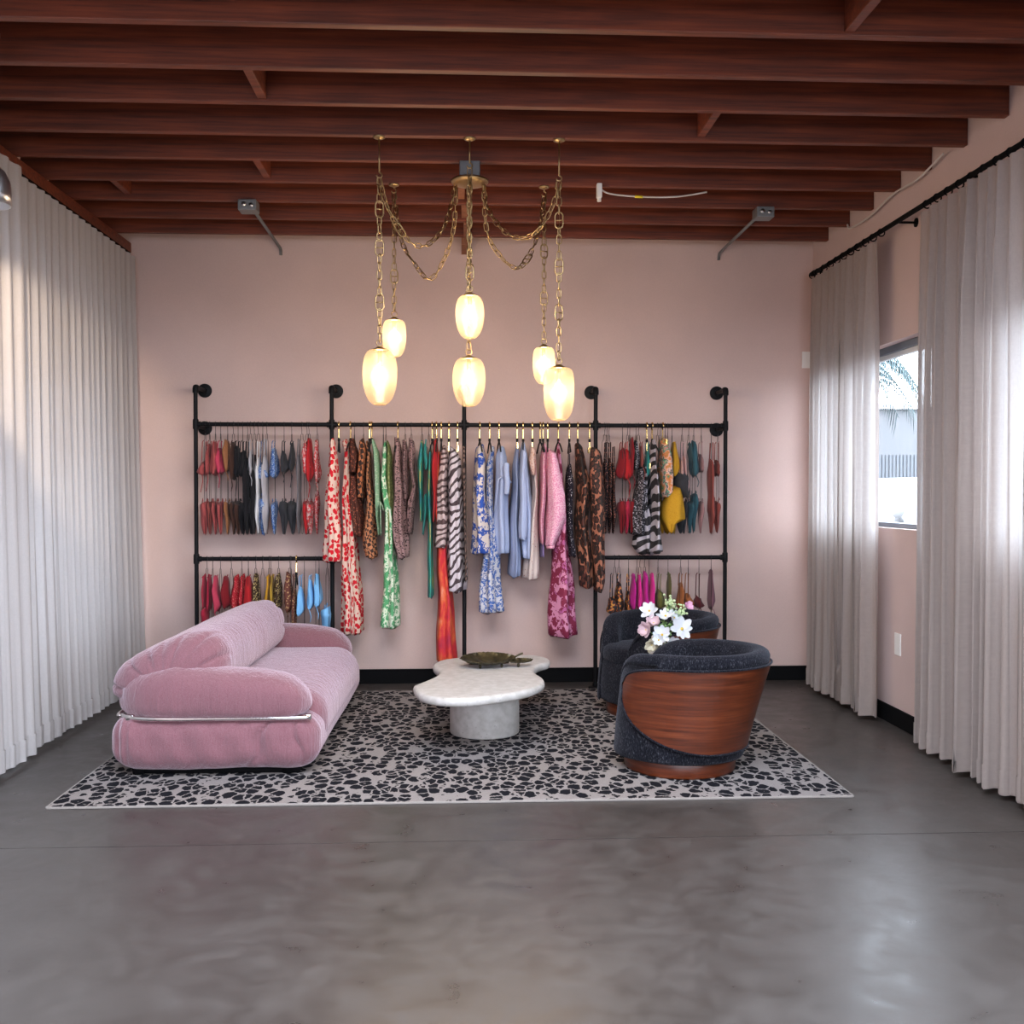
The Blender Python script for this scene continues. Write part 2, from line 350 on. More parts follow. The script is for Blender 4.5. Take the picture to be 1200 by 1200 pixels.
for (x, k, z) in ((.035, 0, 3.13), (.02, 1, 3.16), (.0, 2, 3.17), (-1.1, 3, 3.16), (1.2, 5, 3.16), (-.9, 6, 3.16), (1.5, 8, 3.16), (-2.0, 2, 3.17)):
    y1_, y0_ = JY[k]-.021, JY[k+1]+.021
    MB().box(x-.02, x+.02, y0_, y1_, z, DECK_Z, .003).build('blocking', M['block'] if abs(x) < .1 else M['joist'], ceil, smooth=False)
MB().box(.0, .07, JY[0]+.021, WALL_Y, 3.09, DECK_Z, .003).build('blocking', M['block'], ceil, smooth=False)
tag(MB().box(XL, -2.335, YB, WALL_Y, 3.075, JOIST_Z, .004).build('trim_1', M['joist'], smooth=False), kind='structure')   # ledger on the curtain wall
tag(MB().box(XL+.002, XR-.002, WALL_Y-.015, WALL_Y, 0, .105, .003).build('baseboard_back', M['black'], smooth=False), kind='structure')
tag(MB().box(XR-.015, XR, YB, WALL_Y-.015, 0, .105, .003).build('baseboard_right', M['black'], smooth=False), kind='structure')
tag(MB().box(XL, XL+.015, YB, WALL_Y-.015, 0, .105, .003).build('baseboard_left', M['black'], smooth=False), kind='structure')
for n, (s, a, c, zb, zt) in WIN.items():
    x = XR if s == 'R' else XL; sg = 1 if s == 'R' else -1
    w = tag(empty('window_%d' % n, (x, (a+c)/2, zb)), kind='structure')
    def bx(name, m, u0, u1, y0, y1, z0, z1, bev=.003):
        xs = sorted((sg*u0, sg*u1)); MB().box(xs[0], xs[1], y0-(a+c)/2, y1-(a+c)/2, z0-zb, z1-zb, bev).build(name, m, w, smooth=False)
    t = .045
    bx('head_frame', M['darkframe'], .06, .12, a, c, zt-t, zt); bx('sill_frame', M['darkframe'], .06, .12, a, c, zb, zb+.03)
    bx('side_frame', M['darkframe'], .06, .12, a, a+t, zb+.03, zt-t); bx('side_frame', M['darkframe'], .06, .12, c-t, c, zb+.03, zt-t)
    bx('sash', M['paleframe'], .075, .105, a+t, c-t, zt-t-.03, zt-t); bx('pane', M['glass'], .086, .092, a+t, c-t, zb+.03, zt-t-.03, 0)

# ------------------------------------------------------------------ curtains
def curtain(label, x, y0, y1, zt, zb, amp, pitch, seed, mat, bulge=0.0, group=None, hemz=.11, heading=.1, edge=None, splay=0.0):
    rr = random.Random(seed); n = int((y1-y0)/pitch*12); nz = 26; L = y1-y0
    ph = [0]; 
    for i in range(n): ph.append(ph[-1]+2*PI/12*rr.uniform(.45, 1.55))
    sc = (ph[-1]) ; am = [rr.uniform(.55, 1.2) for _ in range(int(L/pitch)+4)]
    V = []; F = []; zs = [0, .01, .03, .05, .08] + [.08+.92*(k/(nz-5)) for k in range(1, nz-4)]
    for t in zs:
        z = lerp(zt, zb, t)
        for i in range(n+1):
            u = i/n; p = ph[i]; a = am[int(p/(2*PI)) % len(am)]
            f = math.sin(p); f = math.copysign(abs(f)**.7, f)
            g = .45+.55*min(1, t*5) if t < .2 else 1.0
            dx = amp*a*f*g + amp*.35*math.sin(p*.31+seed)*t + amp*.4*math.sin(p*2.1+seed*2+2*t)*t
            dy = .3*amp*math.sin(p*2+1.2)*g
            yc = lerp(y0, y1, u) + splay*t*(u-.5)*2
            V.append((x+dx+bulge*t*t, yc+dy, z + (0.004*math.sin(p*1.0) if t == 1 else 0)))
    w = n+1
    for j in range(len(zs)-1):
        for i in range(n): F.append((j*w+i, j*w+i+1, (j+1)*w+i+1, (j+1)*w+i))
    o = link('curtain', mesh('curtain', V, F), mat); tag(o, label, 'curtain', group)
    # stitched double hem: a second layer just inside the cloth
    jj = len(zs)-1; hv = []; hf = []
    for q, zz in enumerate((zb+hemz, zb+.002)):
        for i in range(n+1):
            p0 = Vector(V[jj*w+i]); hv.append((p0.x+(-.004 if x > 0 else .004), p0.y, zz))
    for i in range(n): hf.append((i, i+1, w+i+1, w+i))
    link('hem', mesh('hem', hv, hf), mat, o)
    return o
curtain('sheer white linen curtain panel in the corner against the pink wall', 2.45, 5.975, 7.10, 2.872, .035, .036, .115, 3, M['curtain'], 0, 'pleated linen curtains', splay=.02)
curtain('narrow linen curtain panel bordering the window gap on the side nearer the camera', 2.45, 4.88, 5.40, 2.872, .035, .038, .10, 5, M['curtain'], 0, 'pleated linen curtains', splay=.03)
curtain('wide linen curtain panel at the frame edge with the most crowded pleats', 2.43, 3.15, 4.86, 2.872, .035, .042, .105, 11, M['curtain'], 0, 'pleated linen curtains')
curtain('tall white curtain behind the pink sofa, reaching into the corner under the wooden ledger', -2.29, 5.40, 7.33, 3.03, .03, .017, .105, 21, M['curtain_l'], .05, 'tall curtains behind the sofa')
curtain('tall white curtain before the one behind the sofa, with a free hemmed front edge', -2.25, 3.3, 5.385, 3.04, .03, .016, .12, 27, M['curtain_l'], .04, 'tall curtains behind the sofa')
rod = MB().tube([(2.45, 1.5, 2.905), (2.45, 7.03, 2.905)], .014, 10).build('curtain_rod', M['black'])
tag(rod, 'black metal curtain rod with rings along the wall of the window', 'curtain rod')
MB().lathe([(.001, 7.13), (.012, 7.10), (.016, 7.08), (.02, 7.06), (.02, 7.03), (.014, 7.02)], 12, (2.45, 0, 2.905), 'y').build('finial', M['black'], rod)
for y in (5.7, 7.0, 4.86, 2.9):
    MB().tube([(XR, y, 2.905), (2.46, y, 2.905)], .007, 8).lathe([(.026, XR-.006), (.026, XR)], 12, (0, y, 2.905), 'x').build('bracket', M['black'], rod)
ringm = None
for k in range(30):
    y = 7.08-.118*k
    if 5.42 < y < 5.9: continue
    if ringm is None:
        o = MB().tube([(.021*math.cos(a*PI/6), 0, .021*math.sin(a*PI/6)) for a in range(12)], .004, 6, True).build('curtain_ring', M['black'], rod); ringm = o.data
    else: o = link('curtain_ring', ringm, None, rod)
    o.location = (2.45, y, 2.897)
track = MB().box(-2.345, -2.325, 3.2, 7.36, 3.03, 3.07, .003).build('curtain_track', M['black'], smooth=False)
tag(track, 'slim dark track carrying the tall curtains behind the sofa', 'curtain track')
for y in (3.6, 4.8, 6.0, 7.2): MB().box(-2.345, -2.335, y-.02, y+.02, 3.06, 3.078, .002).build('bracket', M['black'], track, smooth=False)

# ------------------------------------------------------------------ small fixtures
def jbox(x, y, lab):
    o = MB().box(x-.055, x+.055, y-.055, y+.055, 3.075, 3.14, .006).build('junction_box', M['galv'], smooth=False); tag(o, lab, 'junction box')
    MB().lathe([(.014, .0), (.014, .004)], 12, (x-.02, y-.057, 3.11), 'y').lathe([(.012, 0), (.012, .004)], 12, (x+.025, y-.057, 3.105), 'y').build('knockout', M['steel'], o)
    MB().tube([(x-.01*(1 if x > 0 else -1), y+.05, 3.115), (x, 7.2, 3.118), (x, 7.375, 3.115), (x, 7.40, 3.10), (x, 7.405, 3.07)], .0105, 10).build('conduit', M['galv'], o)
jbox(-1.285, 6.30, 'galvanised junction box with conduit under the joists on the sofa side')
jbox(1.87, 6.30, 'galvanised junction box with conduit under the joists on the window side')
sw = MB().box(2.49, 2.562, WALL_Y-.012, WALL_Y, 2.29, 2.41, .003).build('thermostat', M['white_plastic'], smooth=False); tag(sw, 'small white control plate on the pink wall beside the curtain edge', 'wall plate')
ou = MB().box(XR-.008, XR, 5.86, 5.94, .42, .55, .003).build('socket_outlet', M['white_plastic'], smooth=False); tag(ou, 'white socket plate low on the wall beneath the window', 'socket')
cb = MB().tube(catmull([(.80, 5.905, 3.13), (.86, 5.9, 3.10), (1.05, 5.9, 3.085), (1.25, 5.9, 3.09), (1.42, 5.905, 3.12)], 8, False), .005, 6).build('ceiling_cable', M['cable']); tag(cb, 'white cable with yellow tag sagging beneath the joists', 'cable')
MB().tube([(1.0, 5.9, 3.0865), (1.045, 5.9, 3.085)], .0075, 8).build('tag_sleeve', M['yellow'], cb)
dv = MB().box(.775, .805, 5.86, 5.90, 3.07, 3.15, .004).tube([(.79, 5.88, 3.075), (.79, 5.88, 3.05)], .012, 8).build('cable_clip', M['white_plastic'], smooth=False); tag(dv, 'small white sensor fixed to a joist beside the brass chandelier', 'sensor')
wc = MB().tube(catmull([(2.53, 5.3, 3.16), (2.53, 5.6, 3.12), (2.53, 5.93, 3.13), (2.54, 6.3, 3.10), (2.545, 6.62, 3.11), (2.55, 6.69, 3.15)], 8, False), .006, 6).build('wall_cable', M['cable']); tag(wc, 'thin pale cable running under the joist ends along the window wall', 'cable')

# steel spotlight over the tall curtain at the frame edge
sp = empty('spotlight', (-1.815, 4.05, 2.545)); tag(sp, 'brushed steel dome spotlight hanging near the tall white curtain', 'spotlight')
dome = MB().lathe([(.004, .10), (.03, .095), (.06, .07), (.078, .03), (.082, -.02), (.08, -.06), (.076, -.06), (.075, -.02), (.05, .055), (.004, .085)], 28).build('shade', M['steel'], sp)
MB().tube([(0, 0, .09), (0, 0, .60)], .007, 8).lathe([(.045, .582), (.045, .60)], 16).build('stem', M['steel'], sp)
ld = bpy.data.lights.new('spot_lamp', 'SPOT'); ld.energy = SPOT_W; ld.color = (1, .80, .58); ld.spot_size = .72; ld.spot_blend = .5; ld.shadow_soft_size = .03
lo = bpy.data.objects.new('spot_lamp', ld); COL.objects.link(lo); lo.parent = sp; lo.location = (0, 0, -.075)
lo.rotation_euler = Vector((-.50, 1.4, -.42)).to_track_quat('-Z', 'Y').to_euler()

# ------------------------------------------------------------------ outside the window
M['out_wall'] = solid('pale_render', (.112, .112, .117), .8); M['asphalt'] = solid('asphalt', (.06, .06, .062), .9)
M['ribbed'] = solid('grey_corrugated_metal', (.09, .096, .108), .6, 0); M['carwhite'] = solid('white_car_paint', (.22, .22, .225), .4); M['tyre'] = solid('tyre_rubber', (.02, .02, .02), .8)
M['carglass'] = solid('car_glass', (.35, .42, .48), .08); M['palm'] = solid('palm_green', (.055, .085, .088), .7); M['bark'] = solid('palm_bark', (.05, .04, .03), .9)
tag(MB().box(2.9, 60, -30, 60, -.3, -.15).build('ground_outside', M['asphalt'], smooth=False), kind='structure')
tag(MB().box(-30, -2.9, -30, 60, -.3, -.15).build('ground_outside', M['asphalt'], smooth=False), kind='structure')
bd = empty('warehouse', (10, 22, -.15)); tag(bd, 'pale warehouse with a ribbed metal front seen through the window', 'building')
MB().box(-3, 14, 0, 8, 0, 3.35).build('wall', M['out_wall'], bd, smooth=False)
MB().box(-3.1, 14.1, -.1, 8.1, 3.35, 3.45).build('parapet', M['paleframe'], bd, smooth=False)
g = MB()
for k in range(128): g.box(-2.9+.08*k, -2.86+.08*k, -.04, 0, 0, 2.35)
g.box(-2.9, 7.3, -.01, 0, 0, 2.35); tag(g.build('ribbed_cladding', M['ribbed'], bd, smooth=False), kind='stuff')
nb = tag(MB().box(-9, -5.2, -6, 16, -.15, 5.2).build('added_light_blocker', M['out_wall'], smooth=False), 'plain unseen block added outside to dim the windows behind the sofa', 'building')  # unseen mass added to cut daylight through the sofa-side windows
cr = empty('parked_car', (4.66, 11.6, -.15), .1); tag(cr, 'white parked car with side mirror seen through the window', 'car')
prof = [(-.15, .35), (-.22, .75), (-.17, 1.0), (-.10, 1.25), (.0, 1.46), (.14, 1.61), (.45, 1.70), (3.0, 1.76), (3.9, 1.74), (4.3, 1.1), (4.4, .5), (4.3, .35)]
V = []; F = []; n = len(prof)
for y, s in ((-.85, .94), (-.8, 1), (.8, 1), (.85, .94)):
    for (x, z) in prof: V.append((x, y*(1-.16*max(0, (z-1.0)/.8)), .35+(z-.35)*(1 if abs(y) < .82 else .985)))
for j in range(3):
    for i in range(n): F.append((j*n+i, j*n+(i+1) % n, (j+1)*n+(i+1) % n, (j+1)*n+i))
F += [tuple(range(n)), tuple(range(3*n, 4*n))]
fix(link('body', mesh('car_body', V, F), M['carwhite'], cr))
for x in (.35, 3.4):
    for y in (-.82, .82): MB().lathe([(.02, -.1), (.3, -.1), (.33, -.06), (.33, .06), (.3, .1), (.02, .1)], 20, (x, y, .33), 'y').build('wheel', M['tyre'], cr)
MB().box(1.2, 3.8, -.80, -.76, 1.15, 1.62, .02).build('side_glass', M['carglass'], cr)
MB().sphere((-.16, -.98, 1.36), .08, 10, 1.3).tube([(.0, -.80, 1.22), (-.16, -.96, 1.33)], .025, 6).build('mirror', M['carwhite'], cr)
pm = empty('palm_tree', (9.4, 22.6-4.0, -.15)); tag(pm, 'palm tree with drooping fronds against the sky beyond the window', 'palm')
pm.location = (7.25, 19.5, -.15)
MB().tube([(0, 0, 0), (.03, 0, 2.2), (0, .03, 4.15)], [.2, .17, .16], 10).build('trunk', M['bark'], pm)
rp = random.Random(4)
for k in range(14):
    az = 2*PI*k/14+rp.uniform(-.2, .2); up = rp.uniform(.2, 1.0); L = rp.uniform(1.7, 2.4); pts = []
    for q in range(9):
        s = q/8*L; pts.append(Vector((math.cos(az)*s*.75, math.sin(az)*s*.75, 4.15+up*s-.74*s*s*(.5+.25*up))))
    fb = MB().tube(pts, [.03*(1-q/10) for q in range(9)], 5)
    for q in range(1, 9):
        for e in range(4):
            p = pts[q-1].lerp(pts[q], e/4); d = (pts[q]-pts[q-1]).normalized(); sd = d.cross(Vector((0, 0, 1))).normalized()
            for sg in (-1, 1):
                tip = p+sd*sg*.22+d*.18+Vector((0, 0, -.34)); a = d*.02
                fb.add([p-a, p+a, tip+a*.3, p.lerp(tip, .5)+a*1.6], [(0, 1, 3), (1, 2, 3), (0, 3, 2)])
    fb.build('frond', M['palm'], pm)

# ------------------------------------------------------------------ rug
rg = MB().box(-1.805, 1.765, 4.53, 7.08, .0005, .011, .003).build('rug', M['rug'], smooth=False); tag(rg, 'cream rug with black leopard spots under the sofa and table', 'rug')
MB().box(-1.807, 1.767, 4.522, 4.534, .0005, .010, .002).box(-1.807, 1.767, 7.076, 7.088, .0005, .010, .002).box(-1.813, -1.801, 4.53, 7.08, .0005, .010, .002).box(1.761, 1.773, 4.53, 7.08, .0005, .010, .002).build('binding', M['rugedge'], rg, smooth=False)
RUG = .0115

# ------------------------------------------------------------------ sofa
def rbox(hx, hy, hz, r, n=30, fn=None):
    """closed rounded box on a subdivided cube"""
    bm = bmesh.new(); bmesh.ops.create_cube(bm, size=2); bmesh.ops.subdivide_edges(bm, edges=bm.edges[:], cuts=n-1, use_grid_fill=True)
    rx, ry, rz = r if isinstance(r, tuple) else (r, r, r)
    for v in bm.verts:
        e = []
        for c in v.co: e.append(math.sin(c*PI/2)*.55+c*.45)
        p = Vector((e[0]*hx, e[1]*hy, e[2]*hz)); q = Vector([max(-(h-k), min(h-k, a)) for a, h, k in zip(p, (hx, hy, hz), (rx, ry, rz))])
        d = p-q; dn = Vector((d.x/rx, d.y/ry, d.z/rz))
        m_ = max(abs(dn.x), abs(dn.y), abs(dn.z))
        if dn.length > 1e-9: dn = dn.normalized()*m_
        v.co = q+Vector((dn.x*rx, dn.y*ry, dn.z*rz))
        if fn: v.co = fn(v.co)
    bm.verts.index_update(); V = [v.co.copy() for v in bm.verts]; F = [[v.index for v in f.verts] for f in bm.faces]; bm.free(); return V, F
def sofa():
    root = empty('sofa', (-1.69, 4.93, RUG), math.radians(-.6)); tag(root, 'pink velvet sofa with fat rounded cushions and a chrome tube', 'sofa')
    LEN = 1.93; rs = random.Random(5)
    def base_fn(v):
        # gathers near the two front corners of each end, and a slight belly
        x, y, z = v
        e = max(0, (abs(y)-LEN/2+.16)/.16)
        g = math.exp(-((x-.33)/.13)**2)*e
        u = (x-.40)/(1+1.5*(.138-z)/.276); cr = (1-abs(math.sin(u*30+.4*math.sin(z*25))))**3
        g = math.exp(-((x-.27)/.16)**2)*e
        y2 = y + math.copysign(1, y)*(-.034*g*cr - .004*e*math.sin(x*38+2*math.sin(z*12)))
        g2 = math.exp(-((x+.44)/.05)**2)*e
        y2 -= math.copysign(1, y)*.006*g2*math.sin(x*150)
        f = max(0, (x-.36)/.14); x2 = x-.004*f*math.sin(y*60)*e
        return Vector((x2, y2, z+.004*math.sin(x*9)*math.sin(y*5)))
    V, F = rbox(.5, LEN/2, .138, (.13, .10, .11), 96, base_fn)
    fix(link('base', mesh('sofa_base', [(v.x+.5, v.y+LEN/2, v.z+.166) for v in V], F), M['pink'], root), False)
    def seat_fn(v):
        x, y, z = v; up = max(0, z/.15)
        return Vector((x, y, z+.022*up*(1-(y/.78)**2)*(1-((x)/.45)**2) - .004*up*math.sin(y*30+x*6)*max(0, (abs(y)-.55)/.2)))
    V, F = rbox(.42, .80, .155, (.15, .14, .13), 34, seat_fn)
    fix(link('seat_cushion', mesh('sofa_seat', [(v.x+.592, v.y+LEN/2, v.z+.225) for v in V], F), M['pink'], root), False)
    # wraparound bolster: near arm, back, far arm
    path = [(.955, .135), (.80, .13), (.55, .13), (.35, .13), (.20, .155), (.135, .26), (.125, .5), (.125, .97), (.125, 1.43), (.135, 1.67), (.20, 1.775), (.35, 1.80), (.55, 1.80), (.80, 1.80), (.955, 1.795)]
    P = catmull(path, 7, False); 
    d = [0]
    for a, b_ in zip(P, P[1:]): d.append(d[-1]+math.hypot(b_[0]-a[0], b_[1]-a[1]))
    L = d[-1]; V = []; F = []; n = 36
    st = [0, .004, .012, .025, .045, .07, .1, .14] ; S = st+[.14+(L-.28)*k/70 for k in range(1, 70)]+[L-s for s in reversed(st)]
    for s in S:
        i = max(0, min(len(P)-2, next((k for k in range(len(d)-1) if d[k+1] >= s), len(d)-2))); t = (s-d[i])/max(d[i+1]-d[i], 1e-6)
        c = (lerp(P[i][0], P[i+1][0], t), lerp(P[i][1], P[i+1][1], t)); tx, ty = P[i+1][0]-P[i][0], P[i+1][1]-P[i][1]; q = math.hypot(tx, ty); nx, ny = ty/q, -tx/q
        e = min(s, L-s); k = math.sqrt(max(0, 1-(max(0, .15-e)/.15)**2)) if e < .15 else 1.0; k = max(k, .03)
        arm = max(0, min(1, (c[0]-.2)/.75)); h = lerp(.142, .098, arm**1.2) if c[0] > .34 else lerp(.108, .142, max(0, (c[0]-.12)/.22)**1.2); zc = .268+h-(1-k)*.03
        ge = max(0, 1-e/.26)
        for j in range(n):
            a = 2*PI*j/n; ca, sa = math.cos(a), math.sin(a); ex = .85 if sa > 0 else .62
            ca2 = math.copysign(abs(ca)**ex, ca); sa2 = math.copysign(abs(sa)**(ex*.95), sa)
            r = k*(1-.08*ge*(1-abs(math.sin(a*6+s*7)))**2)*(1+.008*math.sin(s*21+a*2))
            V.append((c[0]+nx*.150*r*ca2, c[1]+ny*.150*r*ca2, zc+h*r*sa2+.006*math.sin(c[0]*11)*max(0, sa)))
    m_ = len(S)
    for i in range(m_-1):
        for j in range(n): F.append((i*n+j, i*n+(j+1) % n, (i+1)*n+(j+1) % n, (i+1)*n+j))
    F += [tuple(range(n)), tuple((m_-1)*n+j for j in range(n))]
    fix(link('armrest_bolster', mesh('sofa_bolster', V, F), M['pink'], root), False)
    # back roll
    BP = catmull([(-.035, .39), (-.02, .47), (.05, .55), (.19, .62), (.33, .672), (.44, .678), (.515, .625), (.54, .53), (.52, .42), (.40, .35), (.22, .33), (.06, .335)], 10); n = len(BP)
    V = []; F = []; y0, y1 = .05, 1.83; S = [0, .004, .012, .03, .06, .10, .15, .2]+[.2+(y1-y0-.4)*k/40 for k in range(1, 40)]+[y1-y0-s for s in reversed([0, .004, .012, .03, .06, .10, .15, .2])]
    for s in S:
        e = min(s, y1-y0-s); k = math.sqrt(max(0, 1-(max(0, .15-e)/.15)**2)) if e < .15 else 1.0; k = max(k, .03)**.8; ge = max(0, 1-e/.22)
        for j in range(n):
            px_, pz_ = BP[j]; a = math.atan2(pz_-.47, px_-.28); r = k*(1-.20*ge*(1-abs(math.sin(a*6.5+s*5)))**3)*(1+.006*math.sin(s*13+a))
            V.append((.27+(px_-.27)*r, y0+s, .46+(pz_-.46)*r-.03*(1-k)))
    m_ = len(S)
    for i in range(m_-1):
        for j in range(n): F.append((i*n+j, i*n+(j+1) % n, (i+1)*n+(j+1) % n, (i+1)*n+j))
    F += [tuple(range(n)), tuple((m_-1)*n+j for j in range(n))]
    fix(link('backrest', mesh('sofa_back', V, F), M['pink'], root), False)
    loop = [(.955, .05), (.90, .016), (.5, .010), (.22, .012), (.125, .034), (.05, .10), (.016, .20), (.012, .97), (.016, LEN-.20), (.05, LEN-.10), (.125, LEN-.034), (.22, LEN-.012), (.5, LEN-.010), (.78, LEN-.02), (.82, LEN-.05)]
    tb = MB().tube([(x, y, .287) for x, y in catmull(loop, 6, False)], .0115, 10).build('chrome_tube', M['chrome'], root); tb['label'] = 'polished chrome tube pinching the cushions'
    for (x, y, a) in ((.945, .04, 0), (.10, .05, 0)):
        MB().box(x-.02, x+.02, y-.014, y+.014, .272, .302, .006).build('clamp', M['chrome'], root)
    MB().box(.10, .9, .10, LEN-.1, 0.0, .06, .01).build('plinth', M['black'], root)
    for x in (.12, .84):
        for y in (.12, LEN-.12): MB().lathe([(.032, 0), (.036, .03), (.036, .05)], 16, (x, y, 0)).build('foot', M['black'], root)
    return root
sofa()

# ------------------------------------------------------------------ tub chairs
def tub_chair(loc, rz, label):
    root = empty('tub_chair', loc, rz); tag(root, label, 'armchair', 'dark velvet tub chairs with wooden shells')
    def plan(th, z):     # outer plan: th from the back (+x); leaning back and widening upward
        t = max(0, min(1, (z-.08)/.52)); a = lerp(.315, .352, t); c_, s_ = math.cos(th), math.sin(th); n_ = 2.0 if c_ > 0 else 2.5
        r = a/((abs(c_)**n_+abs(s_)**n_)**(1/n_)); return Vector((.02+.105*t**1.2+r*c_, r*s_*.98, z))
    H0, SEAT = .605, .37
    def H(th):
        a = abs(math.degrees(th)); 
        if a < 108: return H0-.012*(1-math.cos(th))*.5
        k = min(1, (a-108)/50); return SEAT-.03+(H0-.012-SEAT+.03)*math.sqrt(max(0, 1-k**3))
    # upholstered tub: outer skin, roll, inner skin
    V = []; F = []; NT_ = 72; A = math.radians(158); rows = None
    for i in range(NT_+1):
        th = -A+2*A*i/NT_; h = H(th); row = []; rr = .048
        for z in [.075, .085, .12, .18, .25, .32, .38, .44, .5, .55]:
            zz = min(z, h-rr*.6); p = plan(th, zz); k = .985 if z == .075 else 1; row.append(Vector((p.x*k, p.y*k, zz)))
        top = plan(th, h-rr); inward = Vector((.02+.1-top.x, -top.y, 0)).normalized()
        for q in range(9):
            a = PI*q/8; row.append(top+inward*(rr*1.05*(1-math.cos(a))-.012*math.sin(a))+Vector((0, 0, rr*1.05*math.sin(a))))
        for f_ in (.3, .6, 1.0):
            zz = lerp(h-rr, min(SEAT-.06, h-rr-.01), f_); p = plan(th, zz); iw = Vector((.02+.08-p.x, -p.y, 0)).normalized(); row.append(Vector((p.x, p.y, zz))+iw*(.10+.015*math.sin(PI*f_)))
        V += row; rows = len(row)
    for i in range(NT_):
        for j in range(rows-1): F.append((i*rows+j, (i+1)*rows+j, (i+1)*rows+j+1, i*rows+j+1))
        F.append((i*rows, i*rows+rows-1, (i+1)*rows+rows-1, (i+1)*rows))
    F += [tuple(range(rows)), tuple(NT_*rows+j for j in range(rows))]
    fix(link('tub', mesh('chair_tub', V, F), M['navy'], root), False)
    # seat drum and cushion
    V = []; F = []; n = 56; prof = [(.93, .075), (.985, .085), (1.0, .14), (1.02, .22), (1.02, .29), (1.0, .325), (.95, .34), (.6, .345), (.001, .345)]
    for (k, z) in prof:
        for j in range(n):
            th = 2*PI*j/n; p = plan(th, min(z, .3)); fr = max(0, -math.cos(th)); V.append((p.x*k-.0+.012*fr*(1 if k > .9 else 0)-(.005 if k < .5 else 0), p.y*k*.985, z))
    for i in range(len(prof)-1):
        for j in range(n): F.append((i*n+j, i*n+(j+1) % n, (i+1)*n+(j+1) % n, (i+1)*n+j))
    F.append(tuple(range(n))); fix(link('seat_base', mesh('chair_base', V, F), M['navy'], root), False)
    V = []; F = []; prof = [(.001, .30), (.9, .31), (.99, .335), (1.0, .37), (.96, .405), (.85, .422), (.5, .432), (.001, .435)]
    for (k, z) in prof:
        for j in range(n):
            th = 2*PI*j/n; c_, s_ = math.cos(th), math.sin(th); r = .262/((abs(c_)**2.4+abs(s_)**2.4)**(1/2.4)); V.append((-.012+r*k*c_*1.0, r*k*s_*.93, z))
    for i in range(len(prof)-1):
        for j in range(n): F.append((i*n+j, i*n+(j+1) % n, (i+1)*n+(j+1) % n, (i+1)*n+j))
    fix(link('seat_cushion', mesh('chair_seat', V, F), M['navy'], root), False)
    # wooden shell, proud of the upholstery, with rounded ends
    V = []; F = []; NU, NV = 80, 14; AM = math.radians(135)
    for lay, off in ((0, .012), (1, -.01)):
        for i in range(NU+1):
            u = -1+2*i/NU; th = AM*u; au = abs(u); mid = .43; zt = H0-.062-.008*(1-math.cos(th)); zb_ = .125+.10*max(0, (abs(math.degrees(th))-45)/95)**1.4
            e = max(0, 1-au**9)**.5; e2 = max(0, 1-au**5)**.5
            top = mid+(zt-mid)*e; bot = mid-(mid-zb_)*e2
            for j in range(NV+1):
                z = lerp(bot, top, j/NV); p = plan(th, z); o_ = Vector((p.x-.08, p.y, 0)).normalized(); V.append(p+o_*off)
    w = NV+1; tot = (NU+1)*w
    for i in range(NU):
        for j in range(NV):
            F.append((i*w+j, (i+1)*w+j, (i+1)*w+j+1, i*w+j+1)); F.append((tot+i*w+j, tot+i*w+j+1, tot+(i+1)*w+j+1, tot+(i+1)*w+j))
        F.append((i*w, tot+i*w, tot+(i+1)*w, (i+1)*w)); F.append((i*w+NV, (i+1)*w+NV, tot+(i+1)*w+NV, tot+i*w+NV))
    sh = fix(link('wood_shell', mesh('chair_shell', V, F), M['chairwood'], root)); sh['label'] = 'glossy reddish wood outer shell'
    # piping round the shell
    edge = []
    for i in range(NU+1): edge.append(V[i*w+NV])
    for i in range(NU, -1, -1): edge.append(V[i*w])
    ed = [edge[0]]
    for p in edge[1:]:
        if (Vector(p)-Vector(ed[-1])).length > .004: ed.append(p)
    MB().tube(ed, .0055, 6, True).build('piping', M['navy'], root)
    pl = MB().lathe([(.25, 0), (.272, .0), (.276, .01), (.276, .065), (.27, .078), (.001, .078)], 48).build('plinth', M['chairwood'], root, loc=(.02, 0, 0)); pl['label'] = 'round wooden plinth'
    return root
tub_chair((1.075, 5.085, RUG), math.radians(-32), 'front dark velvet tub chair showing its whole wooden shell, beside the table')
tub_chair((1.16, 6.33, RUG), math.radians(24), 'rear dark velvet tub chair mostly hidden behind the flowers and other chair')

# ------------------------------------------------------------------ coffee table
TT = .345
def table():
    root = empty('coffee_table', (.13, 5.83, RUG)); tag(root, 'white stone coffee table with a wavy freeform top on a drum', 'table')
    out = TABLE_OUT
    P = catmull(out, 8, True); n = len(P); C = (.12, 5.7)
    nor = []
    for i in range(n):
        a, b_ = P[i-1], P[(i+1) % n]; tx, ty = b_[0]-a[0], b_[1]-a[1]; q = math.hypot(tx, ty) or 1; nor.append((ty/q, -tx/q))
    area = sum(P[i-1][0]*P[i][1]-P[i][0]*P[i-1][1] for i in range(n)); sg = 1 if area > 0 else -1
    V = []; F = []; loops = [(-.02, .295), (-.007, .297), (0, .306), (.002, .318), (0, .330), (-.006, .338), (-.016, .3415), (-.03, .342)]
    for off, z in loops:
        for i in range(n): V.append((P[i][0]+sg*nor[i][0]*off-.13, P[i][1]+sg*nor[i][1]*off-5.83, z-RUG+.003))
    for k in range(len(loops)-1):
        for i in range(n): F.append((k*n+i, k*n+(i+1) % n, (k+1)*n+(i+1) % n, (k+1)*n+i))
    F += [tuple(range(n)), tuple((len(loops)-1)*n+i for i in range(n))]
    fix(link('tabletop', mesh('tabletop', V, F), M['stone'], root), False)
    MB().lathe([(.19, 0), (.196, .004), (.198, .012), (.198, .275), (.192, .286)], 64).build('drum_base', M['stone'], root, auto=True)
